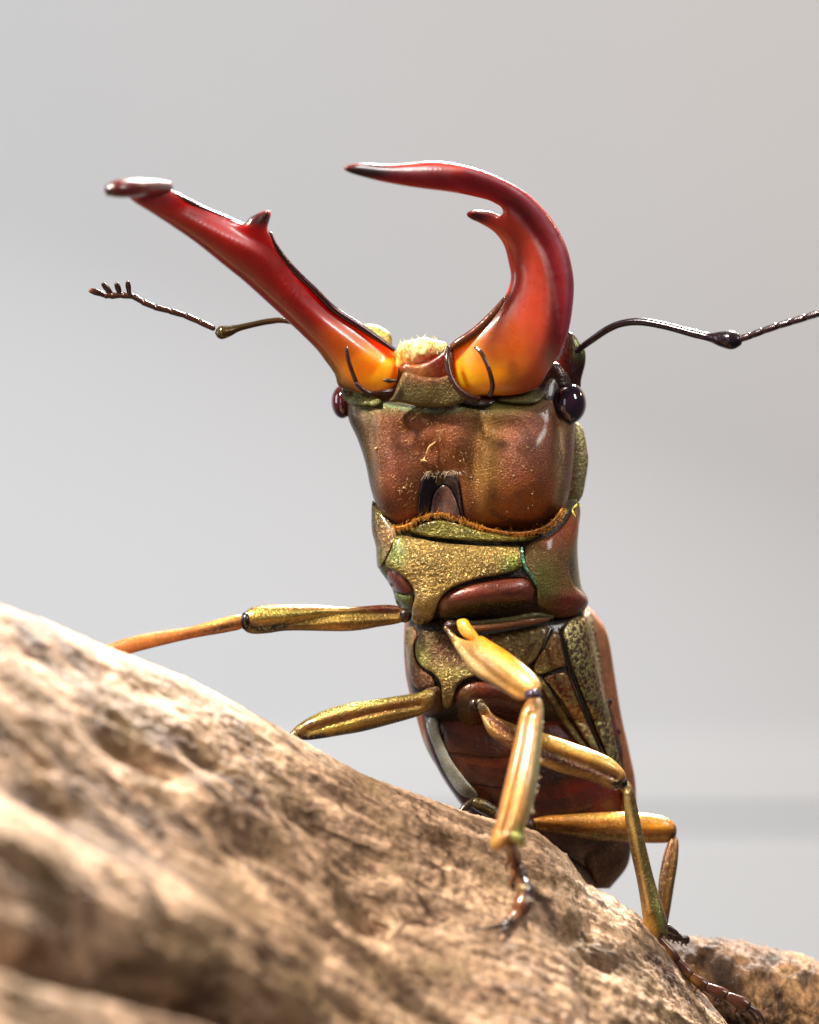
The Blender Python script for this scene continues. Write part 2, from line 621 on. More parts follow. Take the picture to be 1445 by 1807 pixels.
def build_wood():
    xs = np.arange(-420, 1430, 4.0)
    RB, RF, PH = 80.0, 170.0, math.radians(38)
    prof = []                                   # (H below silhouette, F towards viewer)
    for h in np.linspace(1400, 140, 26):
        prof.append((h, -RB - 0.05 * h))
    for a in np.linspace(-90, 0, 14)[:-1]:
        a = math.radians(a)
        prof.append((RB * 1.2 * (1 - math.cos(a)), RB * math.sin(a)))
    for a in np.linspace(0, PH, 22)[:-1]:
        prof.append((RF * (1 - math.cos(a)), RF * math.sin(a)))
    h0, f0 = RF * (1 - math.cos(PH)), RF * math.sin(PH)
    for s in np.arange(0, 1350, 4.2):
        hh = h0 + s * math.sin(PH)
        prof.append((hh, f0 + s * math.cos(PH) * (1 - 0.00018 * s)))
    prof = np.array(prof)
    yk, dk = sil(xs)
    ker = np.hanning(11); ker /= ker.sum()
    dk = np.convolve(np.pad(dk, 5, 'edge'), ker, 'valid')
    X, H = np.meshgrid(xs, prof[:, 0])
    Y = yk[None] + H
    Dp = dk[None] + np.repeat(prof[:, 1][:, None], len(xs), 1)
    front = np.clip((prof[:, 1][:, None] - 0) / 120, 0, 1) * np.ones_like(X)
    # long relief of the weathered face: coordinates along (g) and across (q) the grain
    c, s = math.cos(math.radians(24)), math.sin(math.radians(24))
    g, q = X * c + Y * s, -X * s + Y * c
    rel = np.zeros_like(X)
    fl = lambda a: a.ravel()
    sh = X.shape
    n1 = fbm(np.stack([fl(g) / 260, fl(q) / 62, fl(Dp) / 260], 1), 3).reshape(sh)
    n2 = fbm(np.stack([fl(g) / 210, fl(q) / 30, fl(Dp) / 210], 1), 4, 0.6).reshape(sh)
    n3 = fbm(np.stack([fl(g) / 22, fl(q) / 9, fl(Dp) / 22], 1), 3, 0.6).reshape(sh)
    n4 = perlin(np.stack([fl(g) / 160 + 9, fl(q) / 44 + 3, fl(Dp) / 125], 1)).reshape(sh)
    n5 = fbm(np.stack([fl(g) / 13, fl(q) / 9, fl(Dp) / 13], 1), 2, 0.7).reshape(sh)
    rel += (0.3 + 0.7 * front) * 7 * n5 * np.clip((X - 250) / 450, 0.45, 1.1)
    rel += front * (22 * n1 + 10 * n2) + (0.35 + 0.65 * front) * (6 + 4 * np.clip((X - 500) / 500, 0, 1)) * n3
    rel -= front * 36 * np.clip(n4 - 0.24, 0, 1) / 0.4          # worn pits
    # the broad lower ridge and the undercut below it
    line = lambda x, x0, y0, k: y0 + k * (x - x0)
    rr = (Y - line(X, 0, 1520, 0.34)) / 75
    rel += front * 60 * np.exp(-rr ** 2) * np.clip((760 - X) / 500, 0, 1)
    rr = (Y - line(X, 0, 1676, 0.24)) / 26
    rel -= front * 150 * np.exp(-rr ** 2) * np.clip((640 - X) / 300, 0, 1)
    rr = (Y - line(X, 0, 1350, 0.42)) / 70
    rel -= front * 42 * np.exp(-rr ** 2) * np.clip((900 - X) / 500, 0, 1) * (0.75 + 0.5 * n1)
    rr = (Y - line(X, 560, 1480, 0.9)) / 38
    rel -= front * 40 * np.exp(-rr ** 2) * np.exp(-((X - 640) / 110) ** 2)
    for px, py, rx, ry, a in ((270, 1338, 70, 20, 22), (200, 1310, 90, 16, 14), (640, 1500, 55, 18, 30), (650, 1590, 45, 30, 40),
                              (430, 1470, 80, 22, 22), (560, 1440, 60, 16, 16), (760, 1600, 50, 22, 20), (355, 1335, 40, 14, 20),
                              (90, 1400, 60, 24, 20), (1000, 1640, 30, 18, 14), (1060, 1700, 36, 16, 14)):
        dx, dy = X - px, Y - py
        a1, a2 = dx * c + dy * s, -dx * s + dy * c
        rel -= 1.7 * a * np.exp(-(a1 / rx) ** 2 - (a2 / ry) ** 2) * front
    # push along the surface normal (in the section plane)
    tH, tF = np.gradient(prof[:, 0]), np.gradient(prof[:, 1])
    ln = np.hypot(tH, tF)
    nH, nF = -tF / ln, tH / ln
    sign = np.where(nF[-1] > 0, 1, -1)
    Y2 = Y + sign * nH[:, None] * rel
    D2 = Dp + sign * nF[:, None] * rel
    V = np.stack([X, Y2, D2], 2).reshape(-1, 3)
    rows, cols = sh
    F = grid_faces(rows, cols, False)
    F += [(j, j + 1, (rows - 1) * cols + j + 1, (rows - 1) * cols + j)[::-1] for j in range(cols - 1)]
    F.append(tuple(i * cols for i in range(rows)))
    F.append(tuple(i * cols + cols - 1 for i in range(rows)))
    return V, F


WV, WF = build_wood()
wood = mk('driftwood_log', WV, WF, M_WOOD, origin=world([(500, 2100, 300)])[0])
wood['label'] = 'large pale weathered driftwood with pitted flowing grain that the beetle climbs'
wood['category'] = 'driftwood'
_wd = on((WV, WF[:-2]))
wood_d = lambda x, y: float(_wd(np.array([float(x)]), np.array([float(y)]))[0])


p = [(1090, 1768, -235), (1180, 1762, -215), (1240, 1766, -205), (1309, 1776, -205), (1378, 1792, -210), (1445, 1812, -215), (1560, 1850, -225), (1700, 1900, -240)]
bv, bf = loft(p, [96, 108, 112, 112, 112, 112, 114, 112], 0.9, n=150, sub=26)
nn = fbm(bv / np.array([34, 34, 34]), 3, 0.6) * 9 + fbm(bv / np.array([7, 22, 20]), 3, 0.6) * 3.5
cen = np.stack([bv[:, 0], np.interp(bv[:, 0], [q[0] for q in p], [q[1] for q in p]), np.interp(bv[:, 0], [q[0] for q in p], [q[2] for q in p])], 1)
out = bv - cen
out /= np.linalg.norm(out, axis=1)[:, None] + 1e-6
bv = bv + out * nn[:, None]
br = mk('wood_branch', bv, bf, M_BARK, origin=world([(1400, 1900, -200)])[0])
br['label'] = 'brown cracked branch lying behind the large pale driftwood'
br['category'] = 'branch'

# ================================================================ the beetle
BASE = world([(930, 1600, -120)])[0]
beetle = bpy.data.objects.new('stag_beetle', None)
beetle.empty_display_size = 0.005
beetle.location = BASE
COL.objects.link(beetle)
beetle['label'] = 'bronze gold stag beetle with long red mandibles rearing up on driftwood'
beetle['category'] = 'beetle'

BROWN, ORANGE, GOLD, OLIVE = (136, 72, 24), (196, 96, 22), (188, 160, 92), (128, 118, 56)
DARK, MAROON, AMBER = (40, 20, 14), (92, 30, 16), (250, 150, 14)

# ---------------------------------------------------------------- head
HEAD_S = stack([
    (664, 690, 965, -40, -50, 14, 60, 0, .6),
    (680, 636, 990, -40, -52, 40, 100, 0, .55),
    (698, 618, 1005, -40, -55, 62, 110, 0, .55),
    (714, 614, 1012, -40, -60, 78, 140, 0, .5),
    (740, 615, 1014, -42, -62, 90, 150, 0, .5),
    (776, 631, 1014, -44, -64, 96, 150, 0, .5),
    (819, 645, 1012, -46, -66, 100, 150, 0, .5),
    (866, 655, 1006, -48, -68, 100, 145, 0, .5),
    (902, 670, 994, -50, -70, 88, 130, 0, .55),
    (930, 704, 968, -50, -72, 66, 110, 0, .6),
    (944, 740, 935, -50, -72, 40, 80, 0, .7),
    (950, 770, 910, -50, -72, 10, 40, 0, .7)], n=260, rows=190,
    bumps=[(930, 830, 62, 95, 26), (690, 830, 34, 80, 14), (790, 760, 60, 45, 10), (775, 850, 40, 50, -12), (778, 882, 34, 42, -26), (860, 800, 14, 90, 8), (838, 820, 14, 80, -10),
           (720, 760, 26, 40, -9), (810, 730, 90, 12, 6), (985, 800, 8, 90, -9), (668, 800, 9, 90, 5), (655, 800, 7, 80, -6), (760, 795, 22, 18, -8), (800, 792, 12, 30, 5), (742, 742, 30, 10, 5), (905, 755, 40, 16, -6)])
head = mk('head', *HEAD_S, M_SHELL, beetle, tint=(BROWN, 0.35, [
    (640, 800, 26, 150, (120, 108, 76), 0.6, 0.9), (930, 830, 62, 100, (150, 66, 12), 0.2, 0.85), (925, 890, 60, 40, (190, 96, 14), 0.2, 0.6),
    (855, 790, 26, 110, (160, 112, 36), 0.45, 0.8), (750, 770, 70, 40, (164, 84, 36), 0.35, 0.8), (700, 840, 24, 70, (150, 70, 40), 0.3, 0.7),
    (760, 712, 190, 16, (120, 122, 66), 0.6, 0.85), (905, 715, 50, 16, (130, 112, 40), 0.5, 0.8), (1000, 820, 10, 90, (150, 130, 90), 0.6, 0.8),
    (820, 945, 130, 22, (90, 50, 14), 0.2, 0.8), (955, 760, 40, 50, (104, 38, 10), 0.15, 0.75),
    ('p', [(660, 716), (676, 709), (720, 717), (776, 721), (812, 716), (828, 710), (860, 728)], 3.2, (16, 20, 12), 0.2, 0.9),
    ('p', [(672, 714), (720, 722), (776, 727), (815, 722)], 3, (150, 176, 130), 0.7, 0.6),
    ('p', [(616, 716), (640, 736), (656, 780), (668, 840), (676, 890)], 5, (196, 150, 120), 0.4, 0.35),
    ('p', [(988, 760), (986, 800), (985, 850), (984, 885)], 7, (176, 150, 110), 0.6, 0.6),
    ('p', [(1003, 770), (1004, 810), (1002, 860)], 5, (120, 20, 8), 0.1, 0.8),
    ('p', [(870, 905), (910, 922), (950, 918), (975, 895)], 5, (70, 26, 8), 0.1, 0.7),
    ('p', [(752, 745), (735, 730)], 3, (220, 150, 100), 0.3, 0.6), ('p', [(752, 800), (772, 772), (778, 758)], 2.5, (214, 150, 100), 0.3, 0.6)]))
mk('mouth_floor', *puff([(640, 650), (660, 630), (700, 625), (790, 615), (870, 620), (950, 640), (985, 640), (1000, 670), (985, 705), (800, 712), (640, 708), (625, 685)], lambda x, y: -28 + 0 * x, plate=(16, 10), step=6), M_RED, head, tint=((44, 12, 6), 0.05, []))
on_head = on(HEAD_S)

# side of the head behind the eye
side = puff([(968, 760), (1000, 742), (1026, 752), (1036, 790), (1038, 815), (1033, 850), (1026, 878), (1008, 896), (985, 890), (972, 830)],
            lambda x, y: -92 + 0 * x, 0.55, 0.9, 5)
mk('temple', *side, M_MOTTLE, head, tint=((120, 100, 60), 0.5, [(1030, 800, 14, 110, (190, 176, 134), 0.5, 0.9), (1008, 820, 7, 90, (130, 26, 12), 0.2, 0.9)]))

# front corner of the head above the right eye
can = puff([(975, 690), (968, 660), (985, 625), (1000, 588), (1012, 590), (1022, 603), (1032, 618), (1033, 640), (1026, 668), (1022, 690), (1000, 705)],
           lambda x, y: -70 + 0 * x, 0.6, 0.9, 4)
mk('brow', *can, M_RED, head, tint=((70, 16, 8), 0.1, [(1022, 610, 12, 20, (130, 150, 90), 0.7, 0.9), (985, 660, 14, 18, (170, 40, 8), 0, 0.7)]))
lob = puff([(640, 576), (655, 572), (672, 577), (688, 588), (692, 602), (688, 612), (672, 606), (652, 596)], lambda x, y: -70 + 0 * x, 0.8, 0.8, 4)
mk('brow', *lob, M_GOLD, head, tint=((206, 200, 110), 0.7, []))
lip = puff([(602, 690), (612, 682), (640, 690), (672, 704), (668, 716), (640, 716), (614, 712)], on(HEAD_S, lift=4), plate=(12, 8), step=3.5)
mk('mandible_socket', *lip, M_GOLD, head, tint=((120, 118, 66), 0.6, [(610, 690, 14, 8, (60, 48, 20), 0.2, 0.9)]))
lip = puff([(878, 706), (900, 694), (925, 690), (950, 686), (968, 678), (962, 700), (945, 712), (910, 712)], on(HEAD_S, lift=4), plate=(12, 8), step=3.5)
mk('mandible_socket', *lip, M_SHELL, head, tint=((100, 92, 44), 0.5, [(962, 690, 16, 16, (20, 12, 10), 0.1, 0.9)]))
lip = puff([(800, 694), (830, 696), (862, 700), (878, 706), (862, 716), (836, 716), (810, 708)], on(HEAD_S, lift=6), plate=(9, 6), step=3)
mk('mandible_socket', *lip, M_BLACK, head, tint=((26, 14, 12), 0.1, []))

# chin plate between the mandibles, and the lip above it
chin = puff([(686, 708), (694, 698), (706, 668), (716, 655), (745, 664), (775, 666), (796, 662), (812, 684), (824, 702), (812, 712), (776, 719), (740, 717), (710, 711)],
            along([(750, 650, 62), (752, 690, 60), (755, 720, 52)]), plate=(13, 7), step=3.6)
mk('chin_plate', *chin, M_SHELL, head, tint=((124, 106, 58), 0.6, [(755, 665, 40, 14, (150, 70, 24), 0.3, 0.7)]))
laba = puff([(706, 656), (714, 640), (740, 642), (768, 630), (788, 612), (800, 622), (802, 648), (796, 668), (770, 672), (735, 670)],
            along([(715, 650, 40), (755, 650, 44), (795, 645, 40)]), plate=(14, 9), step=4)
mk('lower_lip', *laba, M_RED, head, tint=((120, 24, 6), 0.05, [(735, 655, 26, 14, (150, 92, 40), 0.3, 0.8)]))


def spikes(roots, tips, r, n=4):
    parts = []
    for a, b in zip(roots, tips):
        a, b = np.array(a, float), np.array(b, float)
        mid = (a + b) / 2 + rng.normal(size=3) * 0.06 * np.linalg.norm(b - a)
        parts.append(loft([a, mid, b], [r, r * 0.75, r * 0.15], 1, n=n, sub=2))
    return join(parts)


lobe = puff([(698, 640), (702, 612), (712, 603), (729, 600), (747, 595), (768, 600), (788, 606), (780, 622), (762, 632), (740, 640), (716, 648), (702, 650)],
            along([(700, 630, 34), (745, 615, 40), (785, 612, 30)]), 0.7, 0.7, 3.5, relief=lambda x, y, h: 5 * fbm(np.stack([x / 9, y / 14, 0 * x], 1), 3, 0.7) * np.minimum(1, h / 6))
tl = mk('mouth_brush', *lobe, M_HAIR, head, tint=((232, 204, 140), 0.0, [(706, 634, 14, 20, (255, 176, 70), 0, 0.8), (765, 630, 30, 8, (180, 104, 40), 0, 0.8)]))
ra, rb = [], []
for k in range(150):
    x = rng.uniform(702, 786)
    top = np.interp(x, [700, 730, 748, 770, 790], [612, 604, 599, 604, 610])
    y0 = top + rng.uniform(2, 22)
    ra.append((x, y0, 44 + rng.uniform(-6, 6)))
    rb.append((x + rng.normal() * 6 - 3, y0 - rng.uniform(6, 15), 48 + rng.uniform(-4, 12)))
tuft = mk('hair_tuft', *spikes(ra, rb, 0.8, 3), M_HAIR, head, tint=((250, 226, 160), 0.0, [(700, 640, 16, 26, (255, 190, 90), 0, 0.8)]))
tuft['kind'] = 'stuff'

# throat pit
pit = puff([(741, 862), (746, 846), (757, 838), (776, 836), (798, 838), (810, 848), (813, 868), (818, 900), (820, 922), (790, 926), (755, 924), (737, 912), (738, 886)],
           on(HEAD_S, lift=0), plate=(4, 7), step=4)
mk('throat_pit', *pit, M_BLACK, head, tint=((22, 10, 14), 0.0, []))
tng = puff([(761, 920), (761, 892), (766, 870), (778, 857), (791, 859), (803, 880), (812, 908), (817, 926), (790, 928)], on(HEAD_S, lift=5), plate=(7, 10), step=3.5)
mk('throat_tongue', *tng, M_RED, head, tint=((84, 58, 50), 0.1, [(765, 880, 6, 40, (40, 18, 16), 0, 0.7)]))
ra, rb = [], []
for k in range(90):
    x = rng.uniform(744, 812)
    d = on_head(np.array([x]), np.array([834.0]))[0]
    ra.append((x, 831 + rng.normal() * 4, d - 1))
    rb.append((x + rng.normal() * 8, 838 + rng.normal() * 5, d + rng.uniform(0, 5)))
ph = mk('pit_hairs', *spikes(ra, rb, 0.7, 3), M_HAIR, head, tint=((190, 160, 120), 0.1, []))
ph['kind'] = 'stuff'
# fringe of amber hairs along the back edge of the head
FR = catmull([(700, 932), (722, 926), (740, 915), (776, 907), (812, 917), (848, 931), (902, 941), (941, 938), (974, 922), (992, 898)], 10)
ra, rb = [], []
hd = on_head(FR[:, 0], FR[:, 1])
for k in range(800):
    i = rng.integers(0, len(FR))
    x, y = FR[i] + rng.normal(size=2) * 2.2
    L = rng.uniform(4, 12) * (1.25 if rng.random() < 0.15 else 1)
    ra.append((x, y - 4, hd[i] - 2))
    rb.append((x + rng.normal() * 3.5 + (x - 830) * 0.02, y - 4 + L, max(hd[i], 24) + rng.uniform(4, 14)))
fr = mk('fringe', *spikes(ra, rb, 0.7, 3), M_HAIR, head, tint=((206, 126, 30), 0.1, [(930, 935, 60, 30, (150, 66, 14), 0.1, 0.8)]))
fr['kind'] = 'stuff'
FL = FR[::6]
mk('head_rim', *loft(np.column_stack([FL, np.maximum(hd[::6], 20) - 1]), [2.6] * len(FL), 0.8, n=10, sub=3), M_LEG, head, tint=((176, 104, 22), 0.3, [(930, 938, 60, 30, (120, 56, 14), 0.2, 0.8)]))
# short pale setae in the hollow of the face
ra, rb = [], []
for k in range(130):
    cx, cy, sx, sy = [(780, 770, 45, 26), (735, 770, 40, 22), (712, 860, 12, 36), (800, 800, 30, 20), (720, 740, 40, 10), (735, 880, 10, 20)][k % 6]
    x, y = cx + rng.normal() * sx, cy + rng.normal() * sy
    if not (660 < x < 985 and 720 < y < 925) or (735 < x < 822 and y > 828):
        continue
    d = on_head(np.array([x]), np.array([y]))[0]
    a = rng.uniform(0, 6.28)
    L = rng.uniform(4, 11)
    ra.append((x, y, d - 1))
    rb.append((x + L * math.cos(a), y + L * math.sin(a), d + 4))
st = mk('setae', *spikes(ra, rb, 0.55, 3), M_HAIR, head, tint=((206, 140, 76), 0.1, []))
st['kind'] = 'stuff'

ra = []
for k in range(34):
    x, y = rng.uniform(665, 990), rng.uniform(725, 915)
    if 732 < x < 824 and y > 826:
        continue
    d = on_head(np.array([x]), np.array([y]))[0]
    r = abs(rng.normal()) * 0.7 + 0.7
    ra.append(loft([(x - r, y, d), (x + rng.normal() * r * 0.6, y + rng.normal() * r * 0.6, d + r * 0.6), (x + r * 1.2, y + rng.normal() * r, d)], [r * 0.4, r, r * 0.4], 0.9, n=6, sub=2, wob=0.15))
du = mk('dust_specks', *join(ra), M_HAIR, head, tint=((196, 146, 96), 0, []))
du['kind'] = 'stuff'
ra = []
for x, y, dx, dy in ((735, 735, -9, 6), (744, 728, -10, 5), (742, 812, 12, 4), (750, 806, -8, 9), (768, 780, -16, 22), (1012, 884, 14, 10), (1018, 890, -8, 8), (1010, 898, 6, 14)):
    d = on(HEAD_S, side)(np.array([float(x)]), np.array([float(y)]))[0]
    ra.append(loft([(x, y, d + 1), (x + dx * 0.5 + rng.normal() * 2, y + dy * 0.5 + rng.normal() * 2, d + 4), (x + dx, y + dy, d + 3)], [1.0, 1.7, 0.6], 0.7, n=6, sub=4, wob=0.15))
fl_ = mk('debris_flakes', *join(ra), M_HAIR, head, tint=((216, 160, 100), 0, [(1015, 890, 20, 20, (190, 190, 80), 0.2, 0.9)]))
fl_['kind'] = 'stuff'

# eyes


def ball(c, r, n=32):
    V, F = [], []
    for i in range(1, n // 2):
        t = math.pi * i / (n // 2)
        for j in range(n):
            q = 2 * math.pi * j / n
            V.append((c[0] + r[0] * math.sin(t) * math.cos(q), c[1] - r[1] * math.cos(t), c[2] + r[2] * math.sin(t) * math.sin(q)))
    rows = n // 2 - 1
    F = grid_faces(rows, n)
    V += [(c[0], c[1] - r[1], c[2]), (c[0], c[1] + r[1], c[2])]
    a, b, L = rows * n, rows * n + 1, (rows - 1) * n
    for j in range(n):
        F += [(a, (j + 1) % n, j), (b, L + j, L + (j + 1) % n)]
    return np.array(V, float), F


mk('eye', *ball((1004, 712, -18), (31, 37, 36)), M_EYE, head, tint=((34, 10, 26), 0.0, []))
mk('eye', *ball((604, 709, -58), (20, 30, 32)), M_EYE, head, tint=((64, 18, 22), 0.0, []))
dk = puff([(952, 696), (966, 672), (982, 655), (1000, 656), (1008, 690), (990, 724), (972, 724), (960, 708)], along([(955, 700, 2), (985, 680, -20), (1005, 680, -44)]), plate=(8, 8), step=4)
mk('eye_socket', *dk, M_SHELL, head, tint=((22, 8, 8), 0, [(978, 665, 16, 14, (90, 20, 8), 0, 0.8)]))

# mouth palps
pal = lambda path, r: mk('palp', *loft(path, r, 0.9, n=12, sub=6), M_BLACK, head, tint=((52, 20, 10), 0, []))
pal([(611, 613, 110), (616, 640, 108), (628, 674, 100)], [3, 4, 4])
pal([(628, 676, 100), (640, 688, 96), (654, 694, 90), (674, 692, 86), (692, 690, 76)], [4.5, 4.5, 4.5, 4, 4])
pal([(676, 670, 84), (686, 672, 84), (700, 671, 80)], [2, 4, 2])
pal([(791, 612, 70), (789, 636, 84), (794, 662, 90), (806, 684, 92), (824, 698, 90), (846, 706, 86)], [4, 5, 5, 5, 6, 6])
pal([(838, 613, 100), (850, 624, 108), (862, 650, 112), (869, 680, 108), (864, 698, 96)], [2.5, 3.8, 4, 4.5, 5])

# ---------------------------------------------------------------- mandibles
LM = [(600, 684), (590, 660), (570, 632), (555, 613), (510, 569), (470, 532), (431, 497), (390, 464), (348, 430), (305, 400), (265, 374), (236, 356),
      (226, 344), (240, 330), (270, 326), (300, 334), (319, 345), (342, 356), (364, 368), (400, 384), (430, 394), (440, 385), (456, 376), (472, 371),
      (478, 378), (472, 402), (477, 416), (485, 430), (514, 468), (555, 509), (588, 542), (615, 560), (638, 574), (662, 592), (684, 607), (699, 622),
      (702, 650), (698, 676), (675, 692), (640, 694)]
ldep = along([(660, 655, 20), (600, 595, 46), (545, 548, 70), (466, 470, 120), (375, 408, 180), (290, 358, 240), (235, 342, 290)])


def inner_edge(stations, width, amp):
    C = catmull(np.asarray(stations, float), 48)

    def f(x, y, h):
        q = ((x[:, None] - C[None, :, 0]) ** 2 + (y[:, None] - C[None, :, 1]) ** 2).min(1)
        return amp * np.exp(-q / width ** 2) * np.minimum(1, h / 6)
    return f


LMS = puff(LM, ldep, 0.62, 0.85, 4.5, spl=5, relief=inner_edge([(680, 625), (600, 565), (530, 505), (478, 440), (420, 408), (330, 364)], 15, -9))
RED, CRIM = (150, 28, 10), (110, 14, 22)
lm = mk('mandible', *LMS, M_MAND, beetle, tint=((164, 24, 6), 0.75, [
    ('p', [(560, 600), (500, 550), (430, 490), (348, 424), (270, 372)], 20, (150, 60, 40), 0.35, 0.7),  # salmon sheen of the lower edge, painted into the colour
    ('p', [(640, 600), (580, 560), (520, 500), (478, 445), (420, 412), (340, 368), (290, 346)], 18, (176, 4, 2), 0.85, 0.9),
    (656, 652, 70, 58, (255, 172, 10), 1.0, 1.0), (612, 606, 40, 34, (180, 72, 8), 0.7, 0.8),
    (585, 655, 12, 46, (110, 92, 50), 0.2, 0.8, -35), (455, 385, 40, 14, (30, 8, 8), 0.1, 0.9), (262, 350, 46, 20, (110, 36, 36), 0.2, 0.7), (610, 690, 30, 12, (60, 26, 10), 0.2, 0.8)]))
lm['label'] = 'straight looking red mandible with a hooked tip and one tooth'
E = [(696, 618, 36), (664, 596, 44), (638, 578, 52), (588, 545, 66), (555, 512, 84), (514, 472, 104), (487, 436, 122), (476, 410, 128)]
mk('inner_ridge', *loft(E, [4, 6, 6.5, 6.5, 6, 6, 5, 3], 1.2, sub=8, n=12), M_BLACK, lm, tint=((60, 16, 18), 0, []))
E = [(432, 397, 146), (400, 386, 168), (364, 371, 192), (330, 354, 220), (304, 340, 240)]
mk('inner_ridge', *loft(E, [3, 5, 5, 5, 4], 1.2, sub=8, n=12), M_BLACK, lm, tint=((64, 20, 18), 0, []))
mk('tooth', *loft([(456, 392, 132), (464, 384, 150), (472, 374, 158)], [15, 9, 2.5], 0.8, sub=6, n=14), M_BLACK, lm, tint=((58, 30, 28), 0.1, []))
hk = loft([(296, 330, 246), (268, 329, 300), (238, 331, 345), (208, 333, 372), (188, 337, 380)], [11, 14, 17, 16, 9], 0.9, sub=8, n=18)
mk('hooked_tip', *hk, M_MAND, lm, tint=((84, 18, 14), 0.1, [(190, 338, 14, 10, (40, 16, 12), 0, 0.8), (296, 328, 16, 10, (60, 24, 30), 0, 0.8)]))

RM = [(606, 296), (625, 289), (646, 288), (680, 290), (716, 288), (761, 284), (802, 288), (854, 302), (906, 326), (941, 350), (975, 388), (999, 433),
      (1010, 475), (1013, 509), (1009, 554), (1001, 592), (986, 625), (968, 655), (950, 682), (915, 696), (871, 698), (826, 696), (803, 676), (792, 648), (784, 622),
      (802, 603), (837, 578), (871, 547), (892, 520), (901, 492), (898, 468), (889, 433), (871, 409), (847, 394), (830, 386), (823, 378), (834, 371),
      (864, 373), (884, 380), (886, 368), (872, 358), (854, 351), (802, 340), (733, 331), (681, 322), (640, 312), (615, 304)]
rdep = along([(870, 660, 30), (925, 590, 26), (955, 500, 20), (935, 420, 30), (890, 355, 70), (800, 312, 130), (700, 303, 190), (612, 296, 240)])
RMS = puff(RM, rdep, 0.55, 0.8, 4.5, spl=5, relief=inner_edge([(975, 640), (985, 560), (975, 470), (945, 410), (900, 360), (820, 325)], 13, -8))
rm = mk('mandible', *RMS, M_MAND, beetle, tint=((170, 54, 30), 0.7, [
    ('p', [(1000, 600), (1006, 540), (1004, 480), (985, 425), (955, 380), (900, 335), (830, 305)], 15, (132, 54, 70), 0.15, 0.85),  # pink-mauve sheen of the outer edge, a reflection painted in
    ('p', [(975, 625), (986, 560), (984, 500), (966, 440), (935, 395), (890, 352), (830, 326), (750, 312), (680, 308)], 13, (110, 2, 14), 0.6, 0.95),
    (842, 652, 66, 58, (255, 172, 8), 1.0, 1.0), (885, 612, 46, 38, (176, 66, 10), 0.7, 0.8),
    (770, 318, 110, 14, (120, 2, 14), 0.6, 0.8, 8), (640, 302, 54, 16, (24, 8, 14), 0.0, 0.95), (838, 382, 26, 12, (34, 8, 16), 0.0, 0.9), (945, 680, 36, 24, (150, 56, 10), 0.5, 0.8),
    ('p', [(790, 618), (830, 590), (870, 556), (892, 525)], 9, (70, 34, 16), 0.1, 0.8), (972, 645, 14, 30, (130, 96, 74), 0.1, 0.6), (905, 650, 10, 16, (120, 30, 6), 0.5, 0.5)]))
rm['label'] = 'deep crimson mandible curving inward like a sickle'
mk('tooth', *loft([(884, 396, 46), (862, 383, 60), (840, 377, 70), (825, 377, 74)], [14, 10, 6, 2], 0.8, sub=6, n=14), M_MAND, rm, tint=((70, 14, 22), 0.1, [(828, 377, 14, 8, (20, 6, 10), 0, 0.9)]))
E = [(788, 622, 48), (806, 606, 52), (838, 584, 48), (870, 553, 40), (890, 526, 32)]
mk('inner_ridge', *loft(E, [5, 7, 7, 6, 3], 1.1, sub=8, n=12), M_BLACK, rm, tint=((96, 46, 24), 0, []))

# ---------------------------------------------------------------- antennae
an = mk('antenna', *loft([(560, 580, -70), (505, 566, -52), (475, 567, -44), (445, 573, -36), (420, 579, -30), (404, 584, -26), (390, 587, -22), (383, 588, -20)],
                         [4, 5, 5.5, 5.5, 6.5, 10, 12, 8], 1, n=14, sub=6), M_BLACK, beetle, tint=((70, 56, 30), 0.5, [(390, 588, 20, 14, (96, 80, 40), 0.6, 0.7)]))
an['label'] = 'dark elbowed antenna ending in a comb of short leaflets'
parts = []
FP = catmull([(378, 580, -18), (352, 568, -12), (327, 557, -8), (300, 549, -4), (273, 542, 0), (252, 533, 4), (236, 523, 8), (216, 521, 12), (196, 522, 14), (186, 521, 15)], 4)
for k in range(0, len(FP) - 3, 4):
    a, m_, b = FP[k], (FP[k] + FP[k + 4]) / 2, FP[min(k + 4, len(FP) - 1)]
    parts.append(loft([a, m_, b], [4.8, 5.3, 5.3 + k * 0.03], 1, n=10, sub=3))
mk('funicle', *join(parts), M_BLACK, an, tint=((66, 36, 22), 0.1, []))
for bx, by, tx, ty, r in ((228, 519, 225, 497, 5.5), (212, 519, 205, 500, 6), (198, 520, 181, 500, 6), (187, 521, 158, 512, 6.5)):
    mk('antenna_leaf', *loft([(bx, by + 2, 13), ((bx * 2 + tx) / 3, (by * 2 + ty) / 3, 16), ((bx + tx * 2) / 3, (by + ty * 2) / 3, 18), (tx, ty, 20)], [3.5, r * 0.8, r * 0.9, r * 0.62], 0.6, n=12, sub=5), M_BLACK, an,
       tint=((44, 22, 14), 0.05, [(157, 512, 5, 5, (130, 76, 44), 0, 0.7)]))
an = mk('antenna', *loft([(1005, 634, -70), (1017, 620, -62), (1044, 600, -50), (1074, 580, -30), (1101, 570, -12), (1134, 568, 6), (1178, 576, 30), (1222, 588, 54),
                          (1252, 595, 70), (1272, 598, 82), (1292, 600, 92), (1306, 600, 98)], [4, 5.5, 6, 6.5, 6.5, 7, 7, 7.5, 8, 14, 17, 10], 1, n=16, sub=6), M_BLACK, beetle,
        tint=((30, 18, 26), 0.3, []))
an['label'] = 'black glossy arched antenna with a swollen knob'
parts = []
FP = catmull([(1304, 599, 98), (1325, 592, 106), (1346, 584, 114), (1372, 575, 124), (1396, 568, 132), (1422, 560, 142), (1450, 551, 152), (1490, 540, 166)], 4)
for k in range(0, len(FP) - 4, 4):
    parts.append(loft([FP[k], (FP[k] + FP[k + 4]) / 2, FP[k + 4]], [5.6, 6.3, 6.0], 1, n=10, sub=3))
mk('funicle', *join(parts), M_BLACK, an, tint=((46, 22, 26), 0.1, []))

